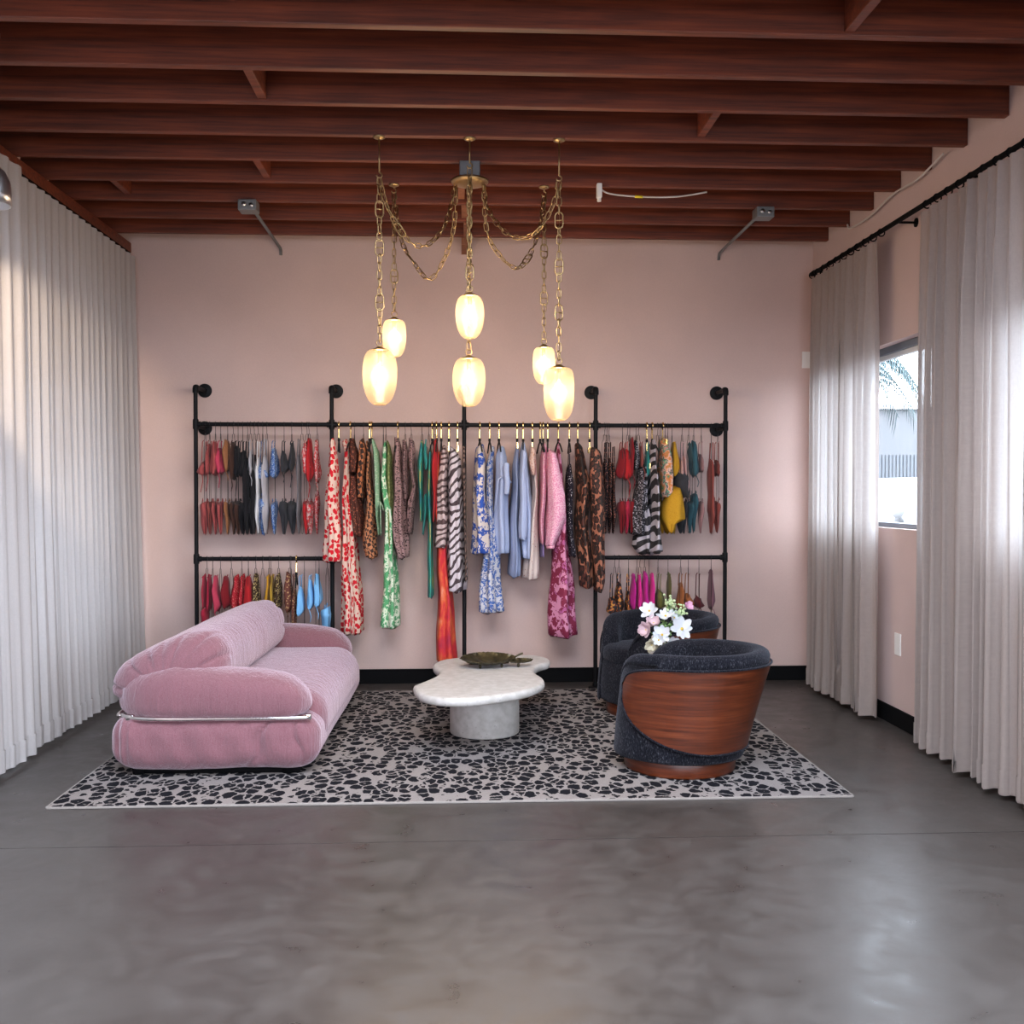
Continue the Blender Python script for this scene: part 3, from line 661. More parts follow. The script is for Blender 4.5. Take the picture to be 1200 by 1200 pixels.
# outline in metres, seen from above: front lobe, notches, rear lobe
TABLE_OUT = None
def ground(px, py, z):   # a point read off the photograph on the level z
    c, s = math.cos(PSI), math.sin(PSI); ct, st_ = math.cos(TH), math.sin(TH)
    Fv = Vector((s*ct, c*ct, -st_)); Rv = Vector((c, -s, 0)); Uv = Rv.cross(Fv)
    r = Fv+Rv*((px-600)/1200)-Uv*((py-600)/1200); t = (z-EYE)/r.z; return (r.x*t, r.y*t)
TABLE_OUT = [ground(x, y, .335) for x, y in ((485, 806.5), (494, 815.5), (525, 820.5), (565, 819), (611, 812), (635, 803.5), (637, 797), (628, 790.5), (625.5, 786.5), (631.5, 781), (643.5, 777), (642, 772.5), (628, 769.5), (612, 768.8), (575, 770), (540, 772), (518, 774.8), (508.5, 779.5), (509, 783.5), (515, 787.5), (512.5, 792.5), (502, 798), (488, 803.5))]
table()

# leaf-shaped dish
def leaf_dish():
    root = empty('leaf_dish', (.16, 6.06, .3465), math.radians(8)); tag(root, 'serrated leaf-shaped olive bronze dish on the stone coffee table', 'dish')
    def leaf(a, bb, h, teeth, nm, off=(0, 0, 0), rz=0.0):
        n = 72; V = []; F = []; rings = (0.02, .35, .6, .8, .92, 1.0)
        for lay in (0, 1):
            for k in rings:
                for i in range(n):
                    t = 2*PI*i/n; pt = abs(math.cos(t))**6; ser = (1+.13*(2*abs((i*teeth/n) % 1-.5)-.5)) if k > .9 else 1
                    r = k*ser*(1+.10*pt*(1 if math.cos(t) < 0 else .6)); x = a*r*math.cos(t); y = bb*r*math.sin(t)*(1-.18*math.cos(t))
                    z = h*(k**2.2)*(1+.35*math.sin(t)) + .010 + (.004*math.cos(8*t)*k if k < .95 else .002*(i % 2)) + (.0045 if lay else 0)
                    V.append((x*math.cos(rz)-y*math.sin(rz)+off[0], x*math.sin(rz)+y*math.cos(rz)+off[1], z+off[2]))
        q = len(rings)
        for lay in (0, 1):
            o = lay*q*n
            for k in range(q-1):
                for i in range(n): F.append((o+k*n+i, o+k*n+(i+1) % n, o+(k+1)*n+(i+1) % n, o+(k+1)*n+i))
            F.append(tuple(o+i for i in range(n)))
        for i in range(n): F.append(((q-1)*n+i, (q-1)*n+(i+1) % n, (2*q-1)*n+(i+1) % n, (2*q-1)*n+i))
        return fix(link(nm, mesh(nm, V, F), M['bronze'], root))
    leaf(.150, .115, .040, 30, 'bowl'); leaf(.07, .035, .014, 16, 'small_leaf', (.185, -.035, .012), .15)
    MB().tube(catmull([(.11, .02, .03), (.15, .03, .04), (.185, .04, .056), (.215, .045, .066)], 5, False), [.006]*16, 8).build('stem', M['bronze'], root)
    MB().tube([(-.12, 0, .016), (0, 0, .0165), (.12, 0, .018)], .004, 6).build('midrib', M['bronze'], root)
    for x, y in ((-.06, -.05), (.07, -.045), (0, .055), (.17, -.045)): MB().lathe([(.006, 0), (.009, .008), (.007, .02)], 10, (x, y, 0)).build('foot', M['bronze'], root)
leaf_dish()

# ------------------------------------------------------------------ flowers on a small side table between the chairs
M['petal_w'] = solid('white_petal', (.58, .58, .60), .6, Subsurface_Weight=.1); M['petal_p'] = solid('blush_petal', (.55, .40, .43), .6); M['petal_c'] = solid('cream_petal', (.55, .50, .38), .6)
M['petal_k'] = solid('pink_petal', (.60, .32, .45), .6)
M['pollen'] = solid('yellow_pollen', (.55, .36, .04), .8); M['stemg'] = solid('green_stem', (.16, .28, .09), .6); M['filler'] = solid('lime_florets', (.50, .60, .33), .7); M['berry'] = solid('dark_red_berries', (.18, .02, .03), .5)
def flowers():
    bx_, by_ = 1.11, 5.74
    st = empty('side_table', (bx_, by_, RUG)); tag(st, 'small round black side table between the two tub chairs', 'side table')
    MB().lathe([(.001, .40), (.15, .40), (.155, .41), (.15, .42), (.001, .42)], 32).build('tabletop', M['black'], st); MB().tube([(0, 0, .01), (0, 0, .41)], .016, 12).build('stem', M['black'], st); MB().lathe([(.11, 0), (.11, .01), (.02, .02)], 28).build('base', M['black'], st)
    vz = RUG+.42
    va = MB().lathe([(.001, 0), (.035, 0), (.05, .03), (.052, .07), (.04, .11), (.034, .135), (.031, .135), (.037, .11), (.048, .07), (.046, .03), (.001, .008)], 28).build('vase', M['white_plastic'], loc=(bx_, by_, vz+.001)); tag(va, 'small white vase holding the bouquet between the tub chairs', 'vase')
    rf = random.Random(12); pm_ = {}
    def petal(kind, L, Wd, cup):
        V = []; F = []
        for i, t in enumerate((0, .25, .5, .75, .93, 1.0)):
            w = Wd*math.sin(PI*min(1, t*.86+.1))**.8*(1 if t < 1 else .55)
            for j, s in enumerate((-1, 0, 1)):
                notch = -.06*L if (t == 1 and s == 0) else 0
                V.append((t*L+notch, w*s*.5, cup*t*t*L+.08*L*abs(s)*t+.002*(s == 0)))
        for i in range(5):
            for j in range(2): F.append((i*3+j, i*3+j+1, i*3+j+4, i*3+j+3))
        return mesh(kind, V, F)
    def flower(name, label, cat, pos, aim, kind, mat, np_, L, Wd, cup, layers=1, grp=None):
        root = empty(name, pos); tag(root, label, cat, grp); root.rotation_euler = Vector(aim).to_track_quat('Z', 'Y').to_euler()
        key = (kind, L, Wd, cup)
        for l in range(layers):
            for k in range(np_):
                kk = (kind, L, Wd, cup, l)
                if kk not in pm_:
                    pm_[kk] = petal('petal_'+kind, L*(1-.22*l), Wd*(1-.15*l), cup+.45*l); pm_[kk].materials.append(mat)
                o = link('petal', pm_[kk], None, root); o.rotation_euler = (rf.uniform(-.2, .2), rf.uniform(-.28, .15), 2*PI*(k+.5*l)/np_+rf.uniform(-.1, .1)); o.scale = (rf.uniform(.85, 1.15),)*3
        MB().sphere((0, 0, .002), .15*L if layers == 1 else .1*L, 10, .6).build('flower_centre', M['pollen'], root)
        inv = root.rotation_euler.to_matrix().inverted(); tgt = Vector((bx_, by_, vz+.11))-Vector(pos)
        MB().tube([(0, 0, 0), inv @ (tgt*.4+Vector((0, 0, .01))), inv @ tgt], .0025, 6).build('stem', M['stemg'], root)
        return root
    def at(px, py, y):
        s = (y)/1200; return None
    def ptat(px, py, Y):
        c, s = math.cos(PSI), math.sin(PSI); ct, st_ = math.cos(TH), math.sin(TH)
        Fv = Vector((s*ct, c*ct, -st_)); Rv = Vector((c, -s, 0)); Uv = Rv.cross(Fv); r = Fv+Rv*((px-600)/1200)-Uv*((py-600)/1200); t = Y/r.y; return (r.x*t, Y, EYE+r.z*t)
    G = 'flowers in the vase'
    flower('cosmos_flower', 'large open white cosmos with yellow centre facing the camera in the bouquet', 'flower', ptat(799, 737, 5.62), (.1, -1, .25), 'w', M['petal_w'], 8, .066, .041, .12, 1, G)
    flower('cosmos_flower', 'white cosmos turned toward the curtain low in the middle of the bouquet', 'flower', ptat(776, 744, 5.63), (-.35, -1, .5), 'w', M['petal_w'], 8, .055, .036, .25, 1, G)
    flower('cosmos_flower', 'white cosmos at the top of the bouquet tilted to the ceiling', 'flower', ptat(780, 722, 5.68), (-.1, -.6, 1), 'w', M['petal_w'], 8, .048, .031, .3, 1, G)
    flower('cosmos_flower', 'white cosmos spreading highest over the sofa side of the bouquet', 'flower', ptat(761, 716, 5.70), (-.6, -.8, .55), 'w', M['petal_w'], 8, .052, .034, .2, 1, G)
    flower('cosmos_flower', 'white cosmos half hidden behind the large one with yellow centre', 'flower', ptat(790, 724, 5.70), (.4, -.6, .7), 'w', M['petal_w'], 8, .044, .030, .3, 1, G)
    flower('cosmos_flower', 'small white cosmos between the two blush blooms and the cream one', 'flower', ptat(772, 750, 5.60), (-.5, -1, .1), 'w', M['petal_w'], 8, .038, .026, .3, 1, G)
    flower('cosmos_flower', 'small white cosmos under the large one with yellow centre', 'flower', ptat(788, 754, 5.63), (.1, -1, -.1), 'w', M['petal_w'], 8, .042, .028, .25, 1, G)
    flower('blush_flower', 'blush pink layered bloom at the sofa side of the bouquet', 'flower', ptat(757, 738, 5.64), (-.7, -.9, .2), 'p', M['petal_p'], 7, .046, .042, .45, 2, G)
    flower('blush_flower', 'blush pink layered bloom above the middle of the bouquet', 'flower', ptat(766, 730, 5.66), (-.3, -.8, .6), 'p', M['petal_p'], 7, .042, .04, .5, 2, G)
    flower('blush_flower', 'cream layered bloom lowest in the bouquet above the chair arm', 'flower', ptat(764, 756, 5.64), (-.3, -1, -.1), 'c', M['petal_c'], 7, .042, .04, .5, 2, G)
    flower('blush_flower', 'pale cream bloom beside the lowest one at the vase rim', 'flower', ptat(776, 760, 5.66), (.0, -1, 0), 'c', M['petal_c'], 7, .04, .04, .55, 2, G)
    flower('pink_flower', 'small bright pink bloom standing highest over the rear chair', 'flower', ptat(806, 711, 5.74), (.3, -.8, .6), 'k', M['petal_k'], 6, .030, .03, .5, 2, G)
    for (lab, px, py, mt, cnt, sp_) in (('lime green filler sprig at the top of the bouquet', 784, 708, 'filler', 34, .045), ('pale green filler sprig between the white cosmos and rim', 793, 755, 'filler', 40, .045), ('lime filler sprig beneath the bright pink bloom', 800, 716, 'filler', 22, .03), ('dark red berry sprig low on the window side of the bouquet', 799, 762, 'berry', 14, .025), ('green filler sprig in the middle behind the blooms', 779, 735, 'stemg', 36, .05)):
        p = Vector(ptat(px, py, 5.70)); b_ = MB(); s_ = MB().tube([(bx_-p.x, by_-p.y, vz+.1-p.z), (0, 0, 0)], .003, 6)
        for k in range(cnt):
            q = Vector((rf.gauss(0, sp_*.5), rf.gauss(0, sp_*.4), rf.gauss(0, sp_*.5))); b_.sphere(q, rf.uniform(.005, .009), 6); s_.tube([(0, 0, -.02), q*.6, q], .0012, 4)
        r_ = s_.build('filler_sprig', M['stemg'], loc=p); tag(r_, lab, 'sprig', G); tag(b_.build('florets', M[mt], r_), kind='stuff')
flowers()

# ------------------------------------------------------------------ chandelier
def chandelier():
    CY = 5.53; root = empty('chandelier', (.045, CY, 3.02)); tag(root, 'brass swag chandelier with six lit frosted glass pendants on chains', 'chandelier')
    O = Vector(root.location)
    def loc(p): return Vector(p)-O
    c = MB().lathe([(.001, .0), (.03, -.004), (.085, .012), (.10, .022), (.102, .03), (.095, .036), (.05, .04)], 36).build('canopy', M['agedbrass'], root)
    MB().box(-.055, .055, -.05, .05, .036, .125, .005).build('junction_box', M['galv'], root, smooth=False)
    def ring_pts(L, Wd, n=5):
        pts = []; r = Wd/2; h = L/2-r
        for k in range(n+1): a = PI*k/n; pts.append((r*math.cos(a), 0, h+r*math.sin(a)))
        for k in range(n+1): a = PI+PI*k/n; pts.append((r*math.cos(a), 0, -h+r*math.sin(a)))
        return pts
    LP = ring_pts(.048, .023); OP = ring_pts(.082, .040)
    om = MB().tube(OP, .0040, 6, True).tube([(-.019, 0, 0), (.019, 0, 0)], .0035, 6)
    omesh = None; nonlocal_ = {'m': None}
    def chain(path, name, ovals=()):
        """links along a curve; every second link turned a quarter; large oval links at the given distances"""
        P = [Vector(p) for p in path]; d = [0]
        for a, b_ in zip(P, P[1:]): d.append(d[-1]+(b_-a).length)
        L = d[-1]; mb = MB(); s = .02; k = 0; ob = []
        def pt(s_):
            s_ = max(0, min(L, s_)); i = next((q for q in range(len(d)-1) if d[q+1] >= s_-1e-9), len(d)-2); t = (s_-d[i])/max(d[i+1]-d[i], 1e-9); return P[i].lerp(P[i+1], t)
        ov = sorted(ovals)
        while s < L-.01:
            if ov and s >= ov[0]-.02: ov.pop(0); big = True; step = .070
            else: big = False; step = .040
            mid = s+step/2-.0185; a = pt(mid-.015); b_ = pt(mid+.015); t = (b_-a).normalized(); q = t.to_track_quat('Z', 'Y').to_matrix() @ Matrix.Rotation(PI/2*(k % 2)+.35*math.sin(k*1.7)+(0.25 if not big else -PI/2*(k % 2)), 3, 'Z')
            if big: ob.append((pt(mid), q))
            else:
                vs = MB().tube(LP, .0031, 5, True); mb.add([q @ Vector(v)+pt(mid) for v in vs.v], vs.f)
            s += step; k += 1
        mb.tube([p+Vector((.002, 0, 0)) for p in P], .0013, 5)
        co = mb.build(name, M['agedbrass'], root)
        for p, q in ob:
            if nonlocal_['m'] is None: o = om.build('oval_link', M['agedbrass'], co); nonlocal_['m'] = o.data
            else: o = link('oval_link', nonlocal_['m'], None, co)
            o.matrix_local = Matrix.Translation(p) @ q.to_4x4()
        return co
    def shade(p_top, w, h, kind):
        """p_top: top of the glass"""
        c_ = loc(p_top); r = w/2
        if kind == 'egg': pf = [(.50, 0), (.66, -.02), (.82, -.08), (.93, -.18), (.99, -.30), (1.0, -.42), (.985, -.55), (.92, -.69), (.80, -.82), (.63, -.92), (.45, -.975), (.32, -1.0)]
        else: pf = [(.50, 0), (.70, -.015), (.86, -.06), (.95, -.14), (1.0, -.28), (1.0, -.45), (.98, -.6), (.92, -.74), (.78, -.87), (.60, -.95), (.42, -.99), (.32, -1.0)]
        n = 40; V = []; F = []
        cp = catmull([(a, b_) for a, b_ in pf], 3, False); full = [(a, b_) for a, b_ in cp]
        inner = [(a-.05, b_*.985) for a, b_ in reversed(cp)]
        for (a, b_) in full:
            for k in range(n):
                t = 2*PI*k/n; rr = r*a*(1+.006*math.cos(20*t)); V.append((rr*math.cos(t), rr*math.sin(t), b_*h))
        for i in range(len(full)-1):
            for k in range(n): F.append((i*n+k, i*n+(k+1) % n, (i+1)*n+(k+1) % n, (i+1)*n+k))
        s = link('glass_shade', mesh('glass_shade', V, F), M['shade'], root, c_); 
        MB().lathe([(r*.29, -h*1.002), (r*.34, -h*.992), (r*.36, -h*.975), (r*.33, -h*.97), (r*.28, -h*.985), (r*.29, -h*1.002)], 28).build('bottom_rim', M['shade'], s)
        MB().lathe([(.001, .016), (.012, .016), (.018, .01), (r*.42, .004), (r*.54, .0), (r*.54, -.004), (.001, -.004)], 28).build('cap', M['agedbrass'], s)
        MB().tube([(.016*math.cos(a*PI/6), 0, .034+.016*math.sin(a*PI/6)) for a in range(12)], .003, 6, True).build('loop', M['agedbrass'], s)
        MB().tube([(0, 0, -.004), (0, 0, -.28*h)], .011, 10).build('lamp_holder', M['agedbrass'], s)
        MB().sphere((0, 0, -.40*h), .024, 14, 1.1).build('bulb', M['bulb'], s)
        d = bpy.data.lights.new('pendant_lamp', 'POINT'); d.energy = PENDANT_W; d.color = (1, .80, .58); d.shadow_soft_size = .05
        l_ = bpy.data.objects.new('pendant_lamp', d); COL.objects.link(l_); l_.parent = s; l_.location = (0, 0, -.42*h)
    def px(x, y, Y):
        c, s = math.cos(PSI), math.sin(PSI); ct, st_ = math.cos(TH), math.sin(TH)
        Fv = Vector((s*ct, c*ct, -st_)); Rv = Vector((c, -s, 0)); Uv = Rv.cross(Fv); r = Fv+Rv*((x-600)/1200)-Uv*((y-600)/1200); t = Y/r.y; return Vector((r.x*t, Y, EYE+r.z*t))
    def hook(p, name='ceiling_hook'):   # p: where the chain hangs
        q = loc(p); z1_ = loc((0, 0, JOIST_Z)).z
        MB().lathe([(.03, z1_-.002), (.03, z1_-.008), (.012, z1_-.016)], 16, (q.x, q.y, 0)).tube([(q.x, q.y, z1_-.01), (q.x, q.y, q.z+.025)], .004, 6).tube([(q.x+.013*math.sin(a*PI/6), q.y, q.z+.012+.013*math.cos(a*PI/6)) for a in range(10)], .004, 6).build(name, M['agedbrass'], root)
    YF, YK = JY[5], JY[3]
    defs = [  # hook pixel x,y  depth  shade x, top y, width, height, kind, swag sag point, ovals down the chain
        (445, 208, YF, 445, 410, 40, 64, 'egg', ((455, 245), (478, 281), (500, 287), (522, 262)), (.13, .35, .60)),
        (656, 212, YF, 655, 431, 36, 62, 'tub', ((648, 240), (632, 268), (612, 279), (590, 270), (572, 245)), (.20, .42, .65)),
        (462, 226, YK, 462, 375, 27, 43, 'tub', ((470, 280), (485, 308), (504, 327), (522, 300), (532, 265)), (.44,)),
        (638, 230, YK, 637.5, 407, 26, 43, 'tub', ((632, 268), (620, 300), (606, 314), (588, 302), (571, 272)), (.32, .58)),
        (548.5, 197, YF, 550.5, 346.5, 33, 50, 'egg', None, (.50,)),
        (551, 222, CY, 549.5, 420, 38, 56, 'egg', None, (.6,)),
    ]
    for (hx, hy, Y, sx, sy, w, h, kd, sag, ov) in defs:
        m_ = Y/1200*1.002; top = px(sx, sy, Y); hk = px(hx, hy, Y); hk.x = top.x
        if Y != CY: hook(hk)
        else: hk.z = O.z
        chain([loc(hk), loc(top+Vector((0, 0, .05)))], 'pendant_chain', ov)
        shade(top, w*m_, h*m_, kd)
        if sag:
            n = len(sag); pts = [tuple(hk)]
            for k, (a, b_) in enumerate(sag): pts.append(tuple(px(a, b_, lerp(Y, CY, (k+1)/(n+1)))))
            pts.append((O.x+(-.075 if hx < 550 else .075), CY, O.z+.01))
            cu = catmull(pts, 8, False); chain([loc(p) for p in cu], 'swag_chain', (.28,) if Y == YF else (.42,))
        elif Y == YF:
            pts = [tuple(hk), tuple(hk+Vector((.0, .08, -.22))), tuple(hk+Vector((0, .2, -.42))), tuple(hk+Vector((0, .33, -.2))), (O.x, CY-.06, O.z+.01)]
            chain([loc(p) for p in catmull(pts, 8, False)], 'swag_chain')
chandelier()
# ------------------------------------------------------------------ pipe clothing rack
RY, RZ, LZ = 7.15, 1.849, .921
POST = (-1.826, -.897, .018, .939, 1.859)
def rack():
    root = empty('clothing_rack', (0, RY, 0)); tag(root, 'black iron pipe clothing rack of five posts fixed to the pink wall', 'clothing rack')
    r = .0145
    def flange(p, ax):
        MB().lathe([(.019, .0), (.019, .018), (.048, .022), (.05, .026), (.05, .034)] if ax == 'y' else [(.05, 0), (.05, .008), (.048, .012), (.02, .016), (.02, .036)], 24, p, ax).build('wall_flange' if ax == 'y' else 'floor_flange', M['pipe'], root, auto=True)
    wy = WALL_Y-RY
    for k, x in enumerate(POST):
        top = 2.092
        MB().tube([(x, 0, .01), (x, 0, top)], r, 12).build('post', M['pipe'], root, auto=True)
        MB().tube([(x, 0, top-.028), (x, 0, top), (x, .006, top+.010), (x, .028, top+.012)], .021, 12).build('elbow', M['pipe'], root, auto=True)
        MB().tube([(x, .01, top+.012), (x, wy-.015, top+.012)], r, 12).build('wall_arm', M['pipe'], root, auto=True)
        flange((x, wy-.035, top+.012), 'y'); flange((x, 0, 0), 'z')
        zs = [RZ]+([LZ] if k != 2 else [])
        for z in zs:
            MB().tube([(x, 0, z-.034), (x, 0, z-.026), (x, 0, z+.026), (x, 0, z+.034)], [.019, .0205, .0205, .019], 12).tube([(x-(.034 if k > 0 else 0), 0, z), (x+(.034 if k < 4 else 0), 0, z)], .0195, 12).build('tee_fitting', M['pipe'], root, auto=True)
        if k in (0, 4):
            MB().tube([(x, 0, RZ-.012), (x, wy-.015, RZ-.012)], r, 12).build('wall_arm', M['pipe'], root, auto=True); flange((x, wy-.035, RZ-.012), 'y')
    for a, b_ in zip(POST, POST[1:]): MB().tube([(a, 0, RZ), (b_, 0, RZ)], r, 12).build('rail', M['pipe'], root, auto=True)
    for a, b_ in ((POST[0], POST[1]), (POST[3], POST[4])): MB().tube([(a, 0, LZ), (b_, 0, LZ)], r, 12).build('rail', M['pipe'], root, auto=True)
rack()

# ------------------------------------------------------------------ fabrics
F_ = {}
for n_, c in dict(coral=(.36, .075, .07), terracotta=(.26, .062, .05), tan=(.28, .115, .05), brown=(.055, .025, .018), nearblack=(.012, .011, .013), white=(.62, .60, .60), greywhite=(.38, .36, .38),
        charcoal=(.035, .035, .04), grey=(.16, .15, .16), denim=(.06, .12, .30), red=(.42, .018, .022), crimson=(.40, .022, .05), rose=(.48, .05, .09), darkred=(.19, .013, .018), wine=(.13, .02, .03),
        mustard=(.48, .24, .02), gold=(.46, .27, .035), skyblue=(.20, .47, .78), teal=(.03, .23, .21), tealdark=(.035, .09, .11), green=(.10, .25, .13), olive=(.13, .12, .035), paleblue=(.36, .42, .60), bluegrey=(.25, .30, .46),
        pinkrose=(.62, .25, .36), blush=(.62, .38, .36), hotpink=(.62, .03, .24), magenta=(.45, .02, .22), maroon=(.10, .018, .022), dusty=(.38, .20, .20), mauve=(.19, .09, .115), lilac=(.36, .28, .55), orangebrown=(.30, .10, .035)).items():
    F_[n_] = fabric('fabric_'+n_, c)
F_['redcream'] = blobs('red_spots_on_cream', (.66, .47, .38), (.52, .012, .022), 34, .47, (1, 1, .9), warp=.7)
F_['redcream2'] = floral('red_and_white_floral', (.50, .025, .03), (.68, .55, .52), (.5, .02, .03), 55, .33)
F_['hound'] = checks('orange_black_check', (.44, .17, .075), (.03, .012, .008), 42)
F_['houndbig'] = checks('orange_black_bold_check', (.48, .16, .06), (.03, .012, .008), 30)
F_['brownspot'] = blobs('brown_spotted', (.07, .025, .018), (.33, .10, .06), 60, .33)
F_['greenprint'] = floral('green_and_white_leaf_print', (.075, .30, .12), (.62, .68, .52), (.12, .34, .16), 24, .7)
F_['palegreen'] = blobs('pale_green_print', (.22, .36, .22), (.42, .48, .36), 70, .34)
F_['oliveprint'] = blobs('olive_print', (.13, .16, .055), (.27, .27, .12), 45, .36)
F_['python'] = blobs('taupe_python_print', (.29, .175, .17), (.03, .018, .018), 55, .40, (1, 1, 1.6), warp=.8)
F_['tealprint'] = dye('teal_blue_print', [(.30, (.02, .10, .22)), (.45, (.03, .27, .24)), (.56, (.05, .33, .22)), (.66, (.42, .36, .08)), (.74, (.03, .25, .3))], 16)
F_['tiedye'] = dye('red_tie_dye', [(.28, (.36, .012, .04)), (.46, (.55, .02, .025)), (.58, (.66, .11, .03)), (.72, (.72, .30, .20))], 9, (1.6, 1.6, .8))
F_['zebrapale'] = zebra('pale_zebra_print', (.52, .40, .39), (.09, .05, .05), 7, (0, .25, .1), .38)
F_['zebrawhite'] = zebra('white_tiger_print', (.60, .53, .56), (.06, .04, .045), 6.5, (0, .7, .3), .34)
F_['zebrabrown'] = zebra('brown_zebra_print', (.30, .19, .15), (.04, .022, .018), 9, (0, .6, 0), .5)
F_['zebrabw'] = zebra('black_white_zebra_print', (.44, .40, .44), (.018, .016, .018), 4.2, (0, .25, .2), .56)
F_['bluefloral'] = floral('blue_floral_on_cream', (.62, .53, .47), (.02, .07, .34), (.05, .08, .2), 13, .5)
F_['bluefine'] = floral('fine_blue_floral', (.56, .55, .58), (.04, .11, .36), (.10, .13, .26), 30, .6)
F_['dotcream'] = blobs('cream_with_rust_dots', (.63, .52, .47), (.38, .12, .09), 42, .17)
F_['lacecream'] = blobs('cream_lace', (.62, .44, .37), (.45, .20, .13), 70, .36)
F_['gingham'] = blobs('pink_gingham', (.66, .25, .37), (.76, .46, .54), 120, .5, (1, 1, 1), warp=.05)
F_['burgfloral'] = floral('burgundy_and_pink_floral', (.20, .012, .045), (.60, .23, .36), (.42, .10, .25), 16, .85)
F_['dots'] = blobs('black_polka_dot', (.016, .013, .02), (.48, .44, .46), 75, .24, warp=.03)
F_['leopard'] = leopard('dark_leopard_print', (.36, .135, .075), (.014, .007, .005), (.07, .020, .012), 27)
F_['leopard2'] = leopard('rust_leopard_print', (.34, .125, .072), (.014, .007, .005), (.065, .019, .012), 34)
F_['sequin'] = blobs('black_coral_sequins', (.02, .014, .016), (.55, .20, .14), 95, .3)
F_['bwrough'] = blobs('black_white_flecks', (.03, .027, .03), (.40, .36, .40), 70, .36, (1, 1, 1.5), warp=.8)
F_['tropic'] = dye('tropical_print', [(.30, (.05, .22, .10)), (.42, (.62, .17, .03)), (.5, (.66, .44, .34)), (.56, (.05, .02, .02)), (.62, (.13, .40, .24)), (.72, (.60, .14, .16))], 22, (1, 1, 1))
F_['orangeblack'] = dye('black_orange_floral', [(.40, (.016, .012, .014)), (.52, (.03, .012, .012)), (.58, (.55, .13, .03)), (.66, (.6, .36, .05)), (.75, (.02, .014, .016))], 45, (1, 1, 1))
F_['goldsnake'] = blobs('gold_snake_print', (.05, .028, .016), (.50, .38, .17), 75, .38)
F_['brownprint'] = blobs('brown_gold_print', (.12, .04, .03), (.42, .27, .13), 60, .34)
F_['redprint'] = blobs('red_dotted_print', (.38, .02, .03), (.60, .22, .18), 90, .3)
F_['bluefl2'] = floral('denim_blue_floral', (.045, .12, .34), (.42, .50, .62), (.03, .07, .22), 70, .3)
F_['mustardrib'] = blobs('mustard_textured', (.50, .26, .02), (.36, .16, .01), 120, .3, (1, 1, 2))

# ------------------------------------------------------------------ garments: silhouettes measured on the photograph at the rail's depth
KX = (POST[4]-POST[0])/620.0
def gx(px): return POST[0]+(px-230)*KX
def gz(py): return RZ-(py-498)*.927/156
ORD = 'first second third fourth fifth sixth seventh eighth ninth tenth eleventh twelfth thirteenth fourteenth fifteenth sixteenth seventeenth eighteenth nineteenth twentieth'.split()+['twenty-first', 'twenty-second', 'twenty-third']
GS = [0]
def cloth(name, mat, prof, ry=.15, folds=7, amp=.22, parent=None, y=RY, ryp=None, cap=True, lean=0.0, rows=16, n=34, pinch=1.0):
    """hanging cloth: stacked oval sections (py, x left, x right) rippled into folds, closed above and below; origin at its top"""
    GS[0] += 1; rr = random.Random(GS[0]*13+5); ph = rr.uniform(0, 6.28); ph2 = rr.uniform(0, 6.28)
    tot = prof[-1][0]-prof[0][0]; x0 = gx((prof[0][1]+prof[0][2])/2); z0 = gz(prof[0][0]); V = []; F = []
    ts = sorted(set([k/rows for k in range(rows+1)]+[(p[0]-prof[0][0])/tot for p in prof]+[.012, .99]))
    for t in ts:
        py, xl, xr = interp(prof, prof[0][0]+t*tot); w = (xr-xl)/2*KX; c = gx((xl+xr)/2)+min(w, .03)*.16*math.sin(5.5*t*max(1, tot/70)+ph)*min(1, 4*t)
        f = interp(ryp, t)[1] if ryp else (.45+.55*min(1, t*3.2))
        r2 = ry*f; side = r2*abs(c)/RY*.9; rx = math.sqrt(max(w*w-side*side, (.42*w)**2))
        if t == 0 or (t == 1 and cap): rx *= .8; r2 *= .9
        g = amp*(.45+1.25*t)
        for k in range(n):
            a = 2*PI*k/n; d = g*(math.sin(folds*a+ph+.5*math.sin(2.3*t*3+ph2))+.5*math.sin((folds*2-3)*a+ph2+t*1.5))
            V.append((c-x0+rx*math.cos(a)*(1+d*.75), lean*t+(r2*math.sin(a))*(1+d*.45), gz(py)-z0+(.012*math.cos(a-ph) if t < .02 else 0)+((.007*math.sin(3*a+ph)+.005*math.sin(folds*a+ph)) if t == 1 else 0)))
    m_ = len(ts)
    for i in range(m_-1):
        for k in range(n): F.append((i*n+k, (i+1)*n+k, (i+1)*n+(k+1) % n, i*n+(k+1) % n))
    F.append(tuple(range(n)))
    # turned-in hem: the cloth has an inside
    hb = (m_-1)*n; q = len(V)
    for k in range(n): a = V[hb+k]; cx = V[hb][0]*0+gx((prof[-1][1]+prof[-1][2])/2)-x0; V.append((cx+(a[0]-cx)*.9, a[1]*.95, a[2]+.012))
    for k in range(n): F.append((hb+k, q+k, q+(k+1) % n, hb+(k+1) % n))
    F.append(tuple(q+k for k in range(n-1, -1, -1)))
    loc_ = (x0, y, z0)
    if parent is not None: loc_ = (x0-parent.location.x, y-parent.location.y, z0-parent.location.z)
    return fix(link(name, mesh(name, V, F), mat, parent, loc_), False)
def strap(parent, mat, pts, r=.003, name='strap'):
    q = parent.location
    return MB().tube([(gx(x)-q.x, y-q.y, gz(z)-q.z) for x, z, y in pts], r, 5).build(name, mat, parent)
def gtag(o, label, cat, group): return tag(o, label, cat, group)

